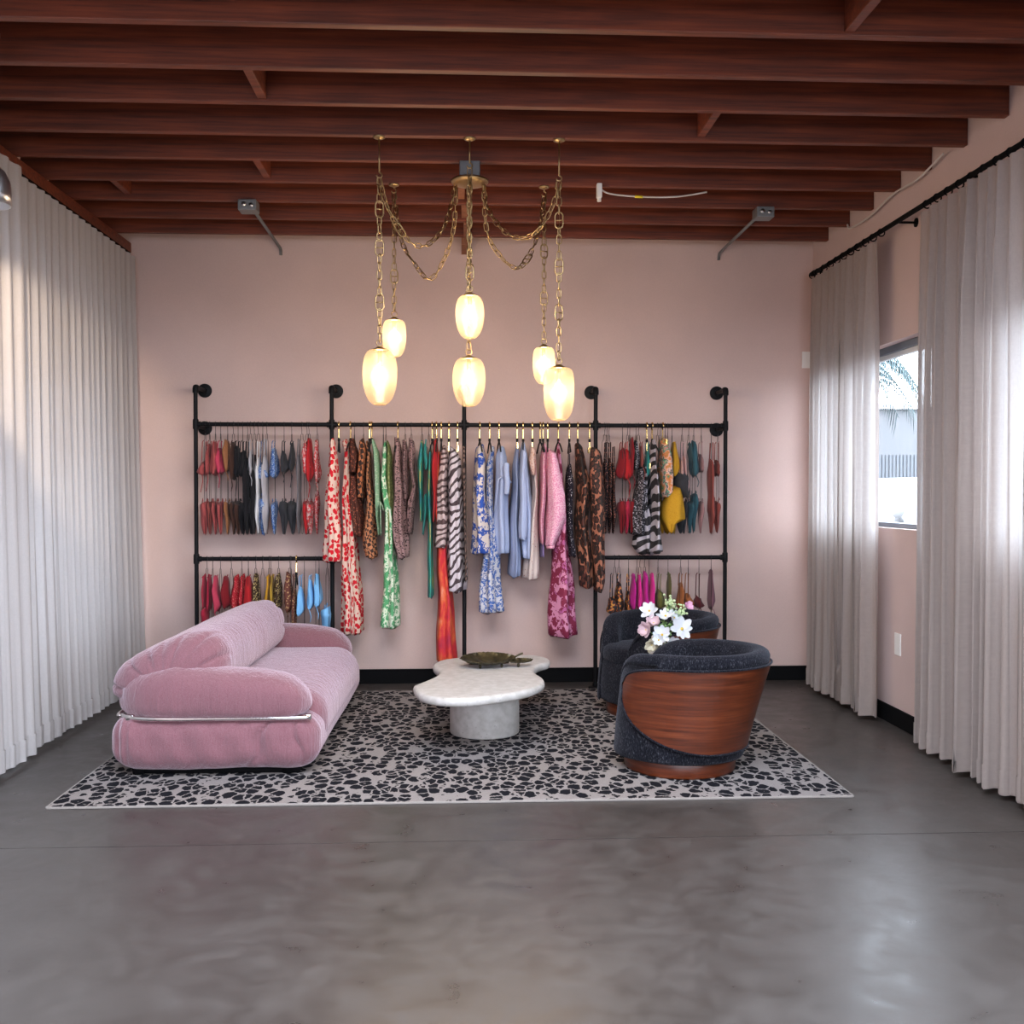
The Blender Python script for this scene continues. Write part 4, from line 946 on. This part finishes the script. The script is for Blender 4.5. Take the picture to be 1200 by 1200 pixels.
# hangers -------------------------------------------------------------------
def wire_mesh(h, top=.026, sw=.068, nw=.030):
    b = MB(); hk = [(0, .016*math.cos(a*PI/8)*-1 if False else .019*math.sin(a*PI/8-.6), .019*math.cos(a*PI/8-.6)) for a in range(12)]
    hk = [(0, .019*math.cos(PI*1.15-PI*k/8), .019*math.sin(PI*1.15-PI*k/8)) for k in range(11)]
    b.tube(hk+[(0, .010, -.02), (0, 0, -.034), (0, 0, -.066)], .0019, 5)
    o = [(0, nw*-1, -.068), (0, nw, -.068), (0, nw*1.15, -.10), (0, sw, -.125), (0, sw*1.02, -.15), (0, sw*.98, -h+.22), (0, sw*1.05, -h+.16), (0, .022, -h+.012), (0, .014, -h), (0, -.014, -h), (0, -.022, -h+.012), (0, -sw*1.05, -h+.16), (0, -sw*.98, -h+.22), (0, -sw*1.02, -.15), (0, -sw, -.125), (0, -nw*1.15, -.10)]
    b.tube(o, .0017, 5, True)
    return b
WM = {}
def wire_hanger(px, rail, yaw, label, grp, h=.755):
    key = ('w', h)
    if key not in WM:
        o = wire_mesh(h).build('wire_hanger', M['wire']); WM[key] = o.data
    else: o = link('wire_hanger', WM[key])
    o.location = (gx(px), RY, rail); o.rotation_euler = (0, 0, yaw); tag(o, label, 'hanger', grp); return o
BM = {}
def brass_hanger(px, yaw, label, grp, clip=False, half=.17, drop=.115, rail=RZ):
    root = empty('brass_hanger', (gx(px), RY, rail), yaw); tag(root, label, 'hanger', grp)
    def part(nm, fn, mt):
        k = (nm, clip, half, drop)
        if k not in BM: o = fn().build(nm, M[mt], root, smooth=False); BM[k] = o.data
        else: link(nm, BM[k], None, root)
    def hook():
        b = MB(); pts = [(0, .021*math.cos(PI*1.1-PI*k/7), .021*math.sin(PI*1.1-PI*k/7)) for k in range(9)]+[(0, .004, -.03), (0, 0, -.095)]
        return b.tube(pts, .0052, 6, False, .8)
    part('hook', hook, 'brass')
    part('neck', lambda: MB().lathe([(.005, -.118), (.009, -.112), (.009, -.098), (.005, -.092)], 10), 'velvet_black')
    if clip:
        part('bar', lambda: MB().tube([(0, -half, -drop-.012), (0, half, -drop-.012)], .0038, 6).tube([(0, 0, -drop-.012), (0, 0, -.1)], .004, 6), 'brass')
        for s in (-1, 1):
            o = part('clip', lambda: MB().box(-.006, .006, -.010, .010, -.026, .010, .002).tube([(0, -.010, .010), (0, .010, .010)], .003, 6), 'brass')
        for k_, ch in enumerate([c for c in root.children if c.name.startswith('clip')]): ch.location = (0, (-1, 1)[k_]*half*.82, -drop-.012)
    else:
        part('shoulder_bar', lambda: MB().tube([(0, -half, -drop-.075), (0, -half*.5, -drop-.025), (0, 0, -drop+.004), (0, half*.5, -drop-.025), (0, half, -drop-.075)], .0055, 6), 'velvet_black')
    return root

def bikini(rail, px, c, mt, mb_, lt, lb, grp, off=0.0, tw=4.5, bw=4.5, ty=(536, 553), by=(589, 625), tie=False, low=False, mh=None):
    """a hanger's top and bottom; c: middle px"""
    out = []; dy = (654-498) if low else 0
    if mt:
        a, b_ = ty[0]+dy, ty[1]+dy+2; s = tw; sk = yr.uniform(-1.4, 1.4)
        o = cloth('bikini_bra', F_[mt], [(a, c-s*.55, c+s*.45), (lerp(a, b_, .35), c-s*.9, c+s*.85), (lerp(a, b_, .78), c-s*1.05+sk, c+s*1.05+sk), (lerp(a, b_, .92), c-s*.85+sk, c+s*.7+sk), (b_, c-s*.4+sk, c+s*.25+sk)], .085, 4, .20, ryp=((0, .55), (.4, 1), (1, .8)), rows=8, n=18)
        gtag(o, lt, 'bikini top', grp)
        for y_ in (-.055, .055): strap(o, F_[mt], [(c-s*.2, a+2, RY+y_), (c-.6, 519+dy, RY+y_*.85), (c+.4, 517.2+dy, RY+y_*.7)], .0034)
        if tie or yr.random() < .45: strap(o, F_[mt], [(c, b_-1, RY-.07), (c+2.5+sk, b_+7, RY-.09), (c+1+2*sk, b_+yr.uniform(11, 24), RY-.088)], .0028, 'tie_end')
        out.append(o)
    if mb_:
        a, b_ = by[0]+dy, by[1]+dy; s = bw
        o = cloth('bikini_brief', F_[mb_], [(a, c-s*.85, c+s*.8), (lerp(a, b_, .18), c-s, c+s), (lerp(a, b_, .55), c-s*.72, c+s*.7), (lerp(a, b_, .85), c-s*.42, c+s*.42), (b_, c-s*.25, c+s*.28)], .09, 4, .14, ryp=((0, .9), (.2, 1), (.5, .55), (.8, .3), (1, .22)), rows=9, n=18)
        gtag(o, lb, 'bikini bottom', grp)
        for y_ in (-.05, .05): strap(o, F_[mb_], [(c-s*.2, a+1.5, RY+y_), (c, a-5, RY+y_*1.2), (c+.5, a-2, RY+y_*1.3)], .0028)
        out.append(o)
    return out
def onepiece(c, mt, label, grp, ty=520, by=625, w=5, name='swimsuit', dy=0):
    o = cloth(name, F_[mt], [(ty+18+dy, c-w*.5, c+w*.45), (ty+32+dy, c-w, c+w*.9), (lerp(ty, by, .55)+dy, c-w*.7, c+w*.75), (lerp(ty, by, .75)+dy, c-w, c+w), (by-10+dy, c-w*.55, c+w*.55), (by+dy, c-w*.3, c+w*.3)], .095, 4, .16, ryp=((0, .5), (.25, 1), (.6, .8), (.78, 1), (1, .25)), rows=14, n=20)
    gtag(o, label, 'swimsuit', grp)
    for y_ in (-.05, .05): strap(o, F_[mt], [(c, ty+19+dy, RY+y_), (c+.4, ty-2+dy, RY+y_*.75)], .0045)
    return o

yr = random.Random(31)
def sect(rows, rail, where, grp, low):
    """rows: hook px, middle px, kind, ..."""
    for i, rw in enumerate(rows):
        px, c, kind = rw[0], rw[1], rw[2]; od = ORD[i]; wh = f'on the {od} hanger from the end post, {where}'
        yaw = yr.uniform(.12, .45)*(1 if c < 541 else -1)
        if kind != 'brass': wire_hanger(px, rail, yaw, f'thin black wire hanger, {od} from the end post, {where}', 'wire hangers, '+where, .755)
        else: brass_hanger(px, .1, f'hanger with brass hook, {od} from the end post, {where}', 'brass hangers, '+where, half=.12, rail=rail); continue
        if len(rw) < 4: continue
        o = rw[3]
        if kind == 'set':
            kw = dict(rw[4]) if len(rw) > 4 else {}
            mt, lt, mb_, lb = o
            bikini(rail, px, c, mt, mb_, lt and f'{lt} {wh}', lb and f'{lb} {wh}', 'bikinis, '+where, low=low, **kw)
        elif kind == 'one':
            onepiece(c, o[0], f'{o[1]} {wh}', 'swimsuits, '+where, dy=156 if low else 0, **(rw[4] if len(rw) > 4 else {}))
wA, wB, wE, wF = 'upper rail above sofa', 'low rail behind sofa', 'upper rail above chairs', 'low rail behind chairs'
A = [(241, 240, 'set', ('coral', 'coral bandeau top', 'coral', 'coral bikini bottom'), dict(tw=6.5, ty=(541, 555), bw=6)),
 (246, 246, 'set', ('coral', 'coral strappy top', 'terracotta', 'terracotta bikini bottom'), dict(tw=4, ty=(522, 553))),
 (252.6, 252, 'set', ('coral', 'coral halter top', 'coral', 'coral bikini bottom'), dict(tw=5.5, ty=(520, 555), bw=4)),
 (258.5, 258, 'set', ('rose', 'rose cupped bikini top', 'coral', 'coral bikini bottom'), dict(tw=6, ty=(527, 553), bw=4.5, tie=True)),
 (266.5, 266, 'set', ('tan', 'tan bikini top', 'tan', 'tan bikini bottom'), dict(tw=6, ty=(517, 550), bw=4)),
 (273, 273, 'set', ('brown', 'dark brown bikini top', 'brown', 'dark brown bikini bottom'), dict(tw=4.5, ty=(520, 560), tie=True)),
 (278.4, 278, 'set', ('nearblack', 'black triangle top', 'brown', 'brown bikini bottom'), dict(tw=4.5, ty=(525, 556), tie=True, bw=5.5)),
 (283.7, 283.5, 'set', ('nearblack', 'black bikini top', 'nearblack', 'black bikini bottom'), dict(tw=6, ty=(530, 556), bw=6)),
 (289.4, 288.5, 'one', ('nearblack', 'black one-piece swimsuit'), dict(w=5)),
 (292.5, 293.5, 'set', ('greywhite', 'pale grey top', 'nearblack', 'black bikini bottom'), dict(tw=3.8, ty=(528, 554), bw=4)),
 (297, 296, 'one', ('nearblack', 'long black swimsuit'), dict(w=4.5, ty=535)),
 (301.5, 301.5, 'one', ('white', 'white swimsuit'), dict(w=4.5)),
 (306.7, 307, 'set', ('bluefl2', 'blue floral bandeau', 'bluefl2', 'blue floral bottom'), dict(tw=6, ty=(544, 560), bw=6, by=(583, 626))),
 (311.4, 309.5, 'one', ('greywhite', 'pale grey swimsuit'), dict(w=5, ty=517)),
 (320.6, 319.5, 'set', ('bluefl2', 'blue floral top', 'bluefl2', 'blue floral bottom'), dict(tw=5, ty=(527, 558), bw=4.5)),
 (331.2, 331, 'set', ('charcoal', 'charcoal top', 'charcoal', 'charcoal bottom'), dict(tw=4.5, ty=(530, 552), bw=6)),
 (340, 340.5, 'set', ('charcoal', 'dark grey top', 'charcoal', 'dark grey bottom'), dict(tw=3.5, ty=(520, 550), bw=6)),
 (351.7, 348, 'one', ('grey', 'slim grey swimsuit'), dict(w=3, ty=517)),
 (357.7, 356, 'set', ('redcream2', 'red and white top', 'red', 'red bikini bottom'), dict(tw=5, ty=(521, 553), bw=4)),
 (360, 361, 'set', ('red', 'red bikini top', 'redcream2', 'red floral bottom'), dict(tw=5, ty=(515, 562), bw=5.5)),
 (369.4, 369, 'set', ('redcream2', 'red floral top', 'redcream2', 'red and white bottom'), dict(tw=4, ty=(517, 563), bw=3.5, by=(581, 625)))]
sect(A, RZ, wA, None, False)
Bq = [(242, 239, 'set', ('crimson', 'crimson bikini top', 'crimson', 'crimson bikini bottom'), dict(tw=3, ty=(517, 552), bw=5, by=(556, 590))),
 (248.5, 245, 'set', ('crimson', 'narrow crimson top', 'crimson', 'crimson bottom'), dict(tw=3, ty=(517, 556))),
 (257.5, 252.5, 'set', ('rose', 'rose red top', 'crimson', 'crimson bottom'), dict(tw=4.5, ty=(519, 557))),
 (270, 264, 'set', ('darkred', 'dark red halter', 'darkred', 'dark red bottom'), dict(tw=6, ty=(520, 553))),
 (282, 276, 'set', ('redprint', 'red dotted top', 'red', 'red bottom'), dict(tw=5.5, ty=(518, 556))),
 (289.4, 283, 'set', ('redprint', 'red dotted bandeau', 'red', 'red bottom'), dict(tw=4.5, ty=(517, 552))),
 (298, 290, 'set', ('red', 'bright red top', 'red', 'red bottom'), dict(tw=5.5, ty=(520, 553))),
 (306, 299, 'set', ('goldsnake', 'red gold top', 'orangebrown', 'orange-brown bottom'), dict(tw=5, ty=(517, 552))),
 (313.4, 312.5, 'set', ('mustard', 'mustard top', 'mustard', 'mustard bottom'), dict(tw=3.5, ty=(518, 553))),
 (315.5, 317.5, 'set', ('gold', 'golden yellow top', 'mustard', 'mustard bottom'), dict(tw=3, ty=(518, 555))),
 (324.4, 323.5, 'set', ('goldsnake', 'gold snake-print top', 'goldsnake', 'snake-print bottom'), dict(tw=5, ty=(516, 560))),
 (337.4, 336, 'set', ('brownprint', 'brown gold-print top', 'brownprint', 'brown gold-print bottom'), dict(tw=5.5, ty=(515, 558))),
 (338.5, 342, 'one', ('brownprint', 'brown gold-print swimsuit'), dict(w=4, ty=517)),
 (344.8, 346, 'brass'),
 (354, 350, 'set', ('skyblue', 'sky-blue triangle top', 'skyblue', 'sky-blue bottom'), dict(tw=4.5, ty=(531, 562))),
 (367, 361, 'set', ('skyblue', 'sky-blue top', 'skyblue', 'sky-blue bottom'), dict(tw=4, ty=(524, 555), tie=True)),
 (371, 369, 'set', ('skyblue', 'sky-blue bandeau', 'skyblue', 'sky-blue bottom'), dict(tw=4.5, ty=(517, 552), bw=5)),
 (380.5, 379, 'set', (None, None, 'skyblue', 'sky-blue bikini bottom'), dict(bw=6.5, by=(556, 592)))]
sect(Bq, LZ, wB, None, True)
Eq = [(841, 840, 'set', ('terracotta', 'terracotta top', 'terracotta', 'terracotta bottom'), dict(tw=3.6, ty=(540, 555), bw=5, by=(588, 624))),
 (833, 833, 'one', ('terracotta', 'terracotta swimsuit'), dict(w=5)),
 (821, 820.5, 'set', ('dusty', 'dusty terracotta top', 'dusty', 'dusty pink bottom'), dict(tw=3.5, ty=(533, 550), bw=4)),
 (812, 812.5, 'set', ('tealdark', 'grey-teal top', 'tealdark', 'grey-teal bottom'), dict(tw=5.5, ty=(517, 556), bw=5, by=(580, 623))),
 (806, 808, 'set', ('tealdark', 'grey-teal strappy top', 'tealdark', 'grey-teal long bottom'), dict(tw=3, ty=(519, 540), bw=4.5)),
 (798, 800.5, 'set', ('blush', 'blush bandeau', 'charcoal', 'charcoal bottom'), dict(tw=3, ty=(535, 556), bw=4)),
 (786, 796.5, 'set', ('blush', 'pale pink top', 'charcoal', 'dark charcoal bottom'), dict(tw=3.2, ty=(537, 557), bw=6, by=(598, 625))),
 (781, 788.5, 'set', ('mustard', 'mustard top', 'gold', 'golden bottom'), dict(tw=5, ty=(519, 556), bw=4)),
 (778, 780, 'set', ('green', 'leaf green top', 'mustard', 'mustard bottom'), dict(tw=3, ty=(518, 530), bw=5)),
 (772, 775, 'set', (None, None, 'mustard', 'deep mustard bottom'), dict(bw=5)),
 (769, 757, 'set', ('teal', 'small teal top', None, None), dict(tw=3.5, ty=(530, 556))),
 (746, 749.5, 'set', ('terracotta', 'rust top', 'bwrough', 'flecked bottom'), dict(tw=3, ty=(524, 545), bw=4)),
 (743, 743, 'set', ('bwrough', 'black and white top', 'wine', 'wine bottom'), dict(tw=4, ty=(517, 548), bw=4, by=(585, 620))),
 (735.6, 738, 'set', ('darkred', 'dark red top', 'darkred', 'dark red bottom'), dict(tw=3.5, ty=(513, 556), bw=4.5)),
 (733, 732, 'set', ('red', 'red triangle top', 'crimson', 'crimson bottom'), dict(tw=5.5, ty=(528, 560), bw=4.5, tie=True)),
 (727, 726, 'set', ('darkred', 'dark red bikini top', 'darkred', 'dark red bottom'), dict(tw=6, ty=(526, 558), bw=6)),
 (711, 716, 'one', ('sequin', 'coral-flecked black swimsuit'), dict(w=3.5, ty=525)),
 (708.5, 711.5, 'one', ('sequin', 'sequinned black swimsuit'), dict(w=3.5)),
 (706, 706.5, 'one', ('sequin', 'black sequinned swimsuit'), dict(w=3.5))]
sect(Eq, RZ, wE, None, False)
Fq = [(833.5, 833.5, 'set', ('mauve', 'mauve beaded top', None, None), dict(tw=4, ty=(514, 557))),
 (818.8, 818, 'set', ('maroon', 'maroon bandeau', 'maroon', 'maroon bottom'), dict(tw=5.5, ty=(545, 556))),
 (806, 805, 'set', ('orangebrown', 'orange-brown bandeau', 'brown', 'brown bottom'), dict(tw=6, ty=(542, 554))),
 (796.8, 797, 'set', ('orangebrown', 'copper halter top', 'orangebrown', 'copper bottom'), dict(tw=5, ty=(530, 557))),
 (781.7, 783, 'set', ('olive', 'olive knotted top', 'olive', 'olive bottom'), dict(tw=3, ty=(517, 548), tie=True)),
 (769.7, 772, 'set', ('olive', 'olive bandeau', 'olive', 'dark olive bottom'), dict(tw=6, ty=(537, 556))),
 (759, 762.5, 'set', ('hotpink', 'hot pink top', 'hotpink', 'hot pink bottom'), dict(tw=4, ty=(518, 560))),
 (753.5, 755, 'set', ('magenta', 'magenta top', 'magenta', 'magenta bottom'), dict(tw=5, ty=(516, 559))),
 (748, 747.5, 'set', ('hotpink', 'hot pink halter', 'hotpink', 'hot pink bottom'), dict(tw=3.8, ty=(520, 557))),
 (744.5, 740.5, 'set', ('magenta', 'magenta pink halter', 'magenta', 'magenta bottom'), dict(tw=4.2, ty=(519, 558))),
 (734.6, 733.5, 'one', ('orangeblack', 'black orange-streaked swimsuit'), dict(w=3.5, by=600)),
 (723, 723.5, 'set', ('orangeblack', 'black yellow-flowered top', 'nearblack', 'black bottom'), dict(tw=5, ty=(528, 562), tie=True)),
 (718, 715, 'set', ('orangeblack', 'black orange-flowered top', 'nearblack', 'black bottom'), dict(tw=6.5, ty=(545, 562)))]
sect(Fq, LZ, wF, None, True)

# dresses, skirts and shirts of the two tall middle bays ----------------------
GD = 'dresses and separates in the middle bays'
def piece(name, cat, label, mt, prof, ry=.15, folds=7, amp=.22, hook=None, hk='brass', straps=False, y=RY, lean=0.0, ryp=None, **kw):
    o = cloth(name, F_[mt], prof, ry, folds, amp, y=y, lean=lean, ryp=ryp, **kw); gtag(o, label, cat, GD)
    if hook:
        if hk == 'brass': brass_hanger(hook, yr.uniform(-.1, .1), 'brass-hooked hanger holding the '+label.split(',')[0], 'brass hangers in the middle bays', half=max(.09, ry*.9))
        elif hk == 'clip': brass_hanger(hook, yr.uniform(-.1, .1), 'brass clip hanger holding the '+label.split(',')[0], 'brass hangers in the middle bays', True, half=max(.09, ry*.8), drop=gz(498)-gz(prof[0][0])-.012 if False else max(.10, (prof[0][0]-498)*.00594-.012))
        else: wire_hanger(hook, RZ, yr.uniform(.1, .3)*(1 if hook < 541 else -1), 'black wire hanger holding the '+label.split(',')[0], 'wire hangers in the middle bays', .55)
    if straps:
        c = (prof[0][1]+prof[0][2])/2
        for y_ in (-.05, .05): strap(o, F_[mt], [(c, prof[0][0]+1, y+y_), (c+.5, 515, y+y_*.7)], .0035)
    return o
def sleeve(o, mt, prof, ry, y, name='sleeve', cuff=None):
    s = cloth(name, F_[mt], prof, ry, 4, .14, parent=o, y=y, rows=9, n=18, ryp=((0, .7), (.4, 1), (1, .8)))
    if cuff: 
        a, xl, xr = cuff; c2 = cloth('cuff', F_[mt], [(a, xl, xr), (a+5, xl, xr)], ry*.8, 3, .08, y=y, rows=2, n=14); c2.parent = s; c2.location = c2.location-o.location-s.location
    return s
FRT = RY-.06
piece('dress', 'dress', 'short red-spotted cream dress against the second post', 'redcream', [(517, 387, 392), (530, 386, 394), (560, 384, 396), (600, 382, 397), (640, 381, 399), (656, 382, 400)], .105, 6, .2, 394.5, y=RY-.125)
piece('maxi_dress', 'dress', 'long red-spotted cream maxi dress reaching down behind the sofa arm', 'redcream', [(517, 398, 405), (530, 401, 408), (560, 400, 408.5), (600, 399, 411), (650, 399, 416), (700, 399, 419), (741, 400, 421)], .17, 8, .22, 408)
piece('camisole', 'top', 'brown-spotted knitted top, beside the long red-spotted dress', 'brownspot', [(516, 407, 413), (535, 406, 417), (554, 408, 416)], .13, 5, .15, 412.5, 'wire')
piece('skirt', 'skirt', 'dark brown spotted skirt below the spotted knitted top', 'brownspot', [(556, 407, 416), (585, 407, 422), (610, 409, 424), (627, 411, 424)], .14, 6, .2)
piece('camisole', 'top', 'orange and black bold-check top, between dark skirt and check dress', 'houndbig', [(515, 418, 423), (526, 417, 427), (555, 416.5, 427), (583, 417, 426)], .15, 5, .1, 423, 'wire')
piece('dress', 'dress', 'orange and black check dress with flared ruffled hem', 'hound', [(518, 425.5, 428.5), (530, 427, 432), (560, 427, 433), (590, 426, 436), (625, 423, 438), (640, 424, 438), (653, 427, 439)], .16, 7, .2, 430)
o = piece('blouse', 'blouse', 'pale green printed blouse with a tied waist', 'palegreen', [(517, 432, 436), (530, 434, 441), (560, 435, 443), (588, 437, 445), (605, 438, 442), (626, 440, 444)], .15, 5, .14, 432.5)
for q in ((-3, 596), (4, 598), (1, 626)): strap(o, F_['palegreen'], [(444, 587, RY-.16), (444+q[0]*.7, 592, RY-.18), (444+q[0], q[1], RY-.165)], .004, 'tie')
piece('maxi_dress', 'dress', 'long green and white leaf-print dress hanging free to knee height', 'greenprint', [(518, 446, 449.5), (530, 445, 451), (560, 443.5, 452), (600, 447, 458), (640, 447, 461), (690, 445, 462.5), (734, 442.5, 465)], .17, 5, .2, 446, 'wire')
piece('camisole', 'top', 'olive green printed dress, before the taupe python dress', 'oliveprint', [(518, 450, 453), (535, 450, 457), (580, 448, 458), (640, 450, 460)], .15, 5, .18, 449, 'wire')
piece('dress', 'dress', 'taupe python-print dress with flared hem beside the green dresses', 'python', [(514, 459, 465), (530, 459, 468), (560, 457, 470), (600, 456, 473), (630, 455.5, 475), (653, 462, 474)], .17, 7, .18, 463)
piece('blouse', 'blouse', 'dark python-print blouse, next after the taupe python dress', 'python', [(517, 468, 473), (530, 468, 475), (560, 468, 475), (585, 470, 475)], .15, 5, .16, 471.5, 'wire')
piece('dress', 'dress', 'dark python-print ruffled dress next to the teal pieces', 'python', [(515, 476, 482), (532, 475, 484), (550, 477, 482), (570, 480, 485), (588, 474, 483), (625, 475, 480)], .15, 6, .2, 478.5, 'wire')
piece('camisole', 'top', 'teal and blue printed tie top, first of the teal pieces', 'tealprint', [(517, 489, 492), (540, 486, 493), (570, 487, 492), (610, 488, 491.5)], .13, 4, .15, 491, 'wire')
o = piece('bikini_bra', 'bikini top', 'plain teal bikini top, between the two teal printed pieces', 'teal', [(522, 493, 497), (540, 493, 498), (550, 494, 497)], .10, 3, .1, 499, 'wire', straps=True)
piece('bikini_brief', 'bikini bottom', 'teal bikini bottom with dangling ties, under the teal top', 'teal', [(580, 493, 497), (600, 492, 497), (626, 491, 493.5)], .09, 3, .1)
piece('maxi_dress', 'dress', 'long narrow teal printed dress beside the red swimwear', 'tealprint', [(525, 499, 502), (550, 498, 502), (590, 497, 502), (630, 498, 503), (670, 498, 504), (699, 497, 503.5)], .15, 4, .16, 503)
o = piece('swimsuit', 'swimsuit', 'bright red strappy swimsuit before the zebra dresses', 'red', [(517, 505, 509), (540, 502, 511), (556, 502, 510), (580, 503, 509), (600, 503, 507), (611, 503, 506)], .12, 4, .2, 506.5, 'wire', straps=True)
piece('maxi_dress', 'dress', 'floor-length red and orange tie-dye dress below the zebra dress', 'tiedye', [(530, 508, 512), (560, 508, 511), (600, 506, 514), (637, 508, 520), (690, 509, 525), (740, 508, 529), (779, 507, 531)], .15, 5, .16, 508, y=RY+.02)
piece('dress', 'dress', 'pale pink zebra-print dress hanging over the red tie-dye dress', 'zebrapale', [(523, 514, 518), (535, 512, 521), (570, 509, 521), (610, 507, 521.5), (641, 506, 521)], .17, 5, .12, 513.5)
piece('dress', 'dress', 'long white tiger-striped dress next to the centre post', 'zebrawhite', [(525, 523, 530), (540, 522, 537), (580, 521, 538), (620, 520.5, 540), (660, 520, 541), (692, 519.5, 541)], .18, 6, .16, 522.5, 'clip')
piece('dress', 'dress', 'brown zebra dress squeezed between white tiger dress and centre post', 'zebrabrown', [(525, 538, 541.5), (560, 538, 542), (620, 540, 542.5), (680, 541, 543.5)], .17, 5, .12, 532.5, 'clip')
piece('dress', 'dress', 'short cream dress with large blue flowers just past the centre post', 'bluefloral', [(522, 554, 563), (540, 552, 565), (575, 551, 566), (610, 550, 568), (648, 549, 573)], .18, 6, .14, 558.5)
piece('maxi_dress', 'dress', 'long white dress with fine blue flowers, second past the centre post', 'bluefine', [(525, 571, 576), (545, 566, 574), (575, 565, 573), (610, 567, 576), (650, 562, 581), (690, 559, 583), (717, 558, 584)], .16, 6, .18, 570)
o = piece('blouse', 'blouse', 'pale blue linen blouse with a tied front and short sleeves', 'paleblue', [(525, 580, 587), (535, 577, 590), (560, 576, 591), (590, 576, 592), (620, 575, 592), (648, 575, 591)], .18, 6, .14, 581)
sleeve(o, 'paleblue', [(545, 585, 592), (560, 585, 592), (579, 586, 592)], .05, RY-.19)
for q in ((575, 600), (594, 566)): strap(o, F_['paleblue'], [(585, 558, RY-.19), (lerp(585, q[0], .6), 562, RY-.2), (q[0], q[1], RY-.19)], .006, 'tie')
piece('dress', 'dress', 'blue-grey linen dress between the tied blouse and blue shirt', 'bluegrey', [(522, 601, 604.5), (545, 597, 604), (590, 595, 604), (640, 593, 605), (675, 592.5, 606)], .17, 6, .16, 602.5, 'clip')
o = piece('shirt', 'shirt', 'pale blue long-sleeved shirt beside the cream dotted dress', 'paleblue', [(518, 608, 611), (530, 605, 614), (560, 603, 618), (600, 604, 620), (632, 606, 620), (654, 608, 619)], .18, 5, .12, 609.5)
sleeve(o, 'paleblue', [(530, 606, 612), (560, 604, 611), (600, 603, 611), (616, 603, 612), (630, 604, 612)], .055, RY-.20, cuff=(626, 604.5, 610.5))
piece('dress', 'dress', 'cream dress with rust dots and lace shoulders', 'dotcream', [(522, 618, 622), (540, 618, 625), (580, 619, 626), (620, 614, 627), (660, 610, 627), (678, 609, 628)], .17, 5, .14, 620.5, 'clip')
o2 = cloth('lace_collar', F_['lacecream'], [(526, 617, 622), (540, 615, 623), (557, 617, 621)], .06, 5, .2, y=RY-.16, rows=6, n=16); 
gd = [o_ for o_ in COL.objects if o_.get('label') == 'cream dress with rust dots and lace shoulders'][0]; o2.parent = gd; o2.location = o2.location-gd.location
o = piece('shirt', 'shirt', 'narrow pink gingham shirt next to the cream dotted dress', 'gingham', [(521, 633, 637), (535, 630, 637), (570, 628, 636), (610, 627, 634), (637, 628, 634)], .17, 4, .12, 629.5)
o = piece('shirt', 'shirt', 'pink gingham shirt with a wide balloon sleeve', 'gingham', [(525, 636, 643), (540, 635, 646), (575, 636, 654), (610, 635, 654), (640, 636, 648)], .17, 5, .10, 638.5)
sleeve(o, 'gingham', [(530, 637, 645), (555, 637, 651), (580, 637, 655.5), (605, 637, 655), (625, 636, 649), (638, 634, 644)], .07, RY-.19, cuff=(636, 634.5, 644))
piece('camisole', 'top', 'lilac hem peeping out below the pink gingham shirts', 'lilac', [(560, 631, 634), (610, 630, 635), (653, 629, 635)], .13, 4, .1, 633, y=RY+.06)
piece('maxi_dress', 'dress', 'long burgundy dress with big pink flowers', 'burgfloral', [(525, 649, 653), (550, 649, 656), (590, 650, 659), (640, 645, 662), (690, 641, 667), (746, 639.5, 670)], .17, 5, .17, 651, straps=True)
piece('dress', 'dress', 'black polka-dot dress beside the leopard dresses', 'dots', [(545, 661, 666), (560, 659, 668), (600, 659, 668), (630, 660, 668), (652, 660, 671)], .15, 5, .16, 664, straps=True)
piece('dress', 'dress', 'leopard-print dress, the longer-draped one next to the polka-dot dress', 'leopard', [(521, 670, 679), (540, 671, 683), (570, 671, 688), (610, 670, 686), (650, 672, 690), (688, 676, 693)], .18, 5, .13, 674)
piece('dress', 'dress', 'rust leopard-print dress covering the fourth post', 'leopard2', [(526, 686, 697), (545, 685, 701), (590, 686, 702.5), (640, 688, 702.5), (680, 690, 702), (692, 691, 700)], .11, 5, .13, 688, 'clip', y=RY-.13)
# longer pieces among the swimwear above the chairs
GD = 'larger pieces above the chairs'
piece('maxi_dress', 'dress', 'bold black and white zebra dress swinging over the upper chair-side rail', 'zebrabw', [(517, 760, 766), (540, 756, 766), (570, 755, 768), (605, 757, 770), (630, 756, 771), (647, 752, 771)], .19, 5, .12, 762.4, y=RY-.02, lean=-.05)
piece('skirt', 'skirt', 'ruffled zebra skirt layer hanging lowest behind the bold zebra dress', 'zebrabw', [(545, 752, 757), (590, 747, 757), (620, 743, 764), (640, 742, 766), (650, 748, 764)], .15, 7, .25, 756, 'clip', y=RY+.03)
piece('skirt', 'skirt', 'black and white flecked ruffle skirt, beside the dark red bikinis', 'bwrough', [(548, 745, 752), (575, 741, 754), (600, 738, 756), (626, 737, 752)], .14, 7, .25)
piece('camisole', 'top', 'tropical printed top in orange and green beside the zebra dress', 'tropic', [(514, 770, 778), (530, 769, 784), (555, 768, 787), (583, 769, 787)], .15, 5, .10, 775, 'clip')
piece('shorts', 'shorts', 'mustard yellow tied beach bottoms with one corner swung out', 'mustardrib', [(571, 784, 793), (583, 774, 796), (595, 770, 798), (608, 770, 799), (614, 772, 788), (624, 775, 783)], .12, 5, .10, y=RY-.08)
piece('camisole', 'top', 'rolled charcoal top above the mustard bottoms', 'charcoal', [(553, 790, 803), (562, 788, 806), (575, 789, 806), (583, 794, 805)], .13, 5, .2)
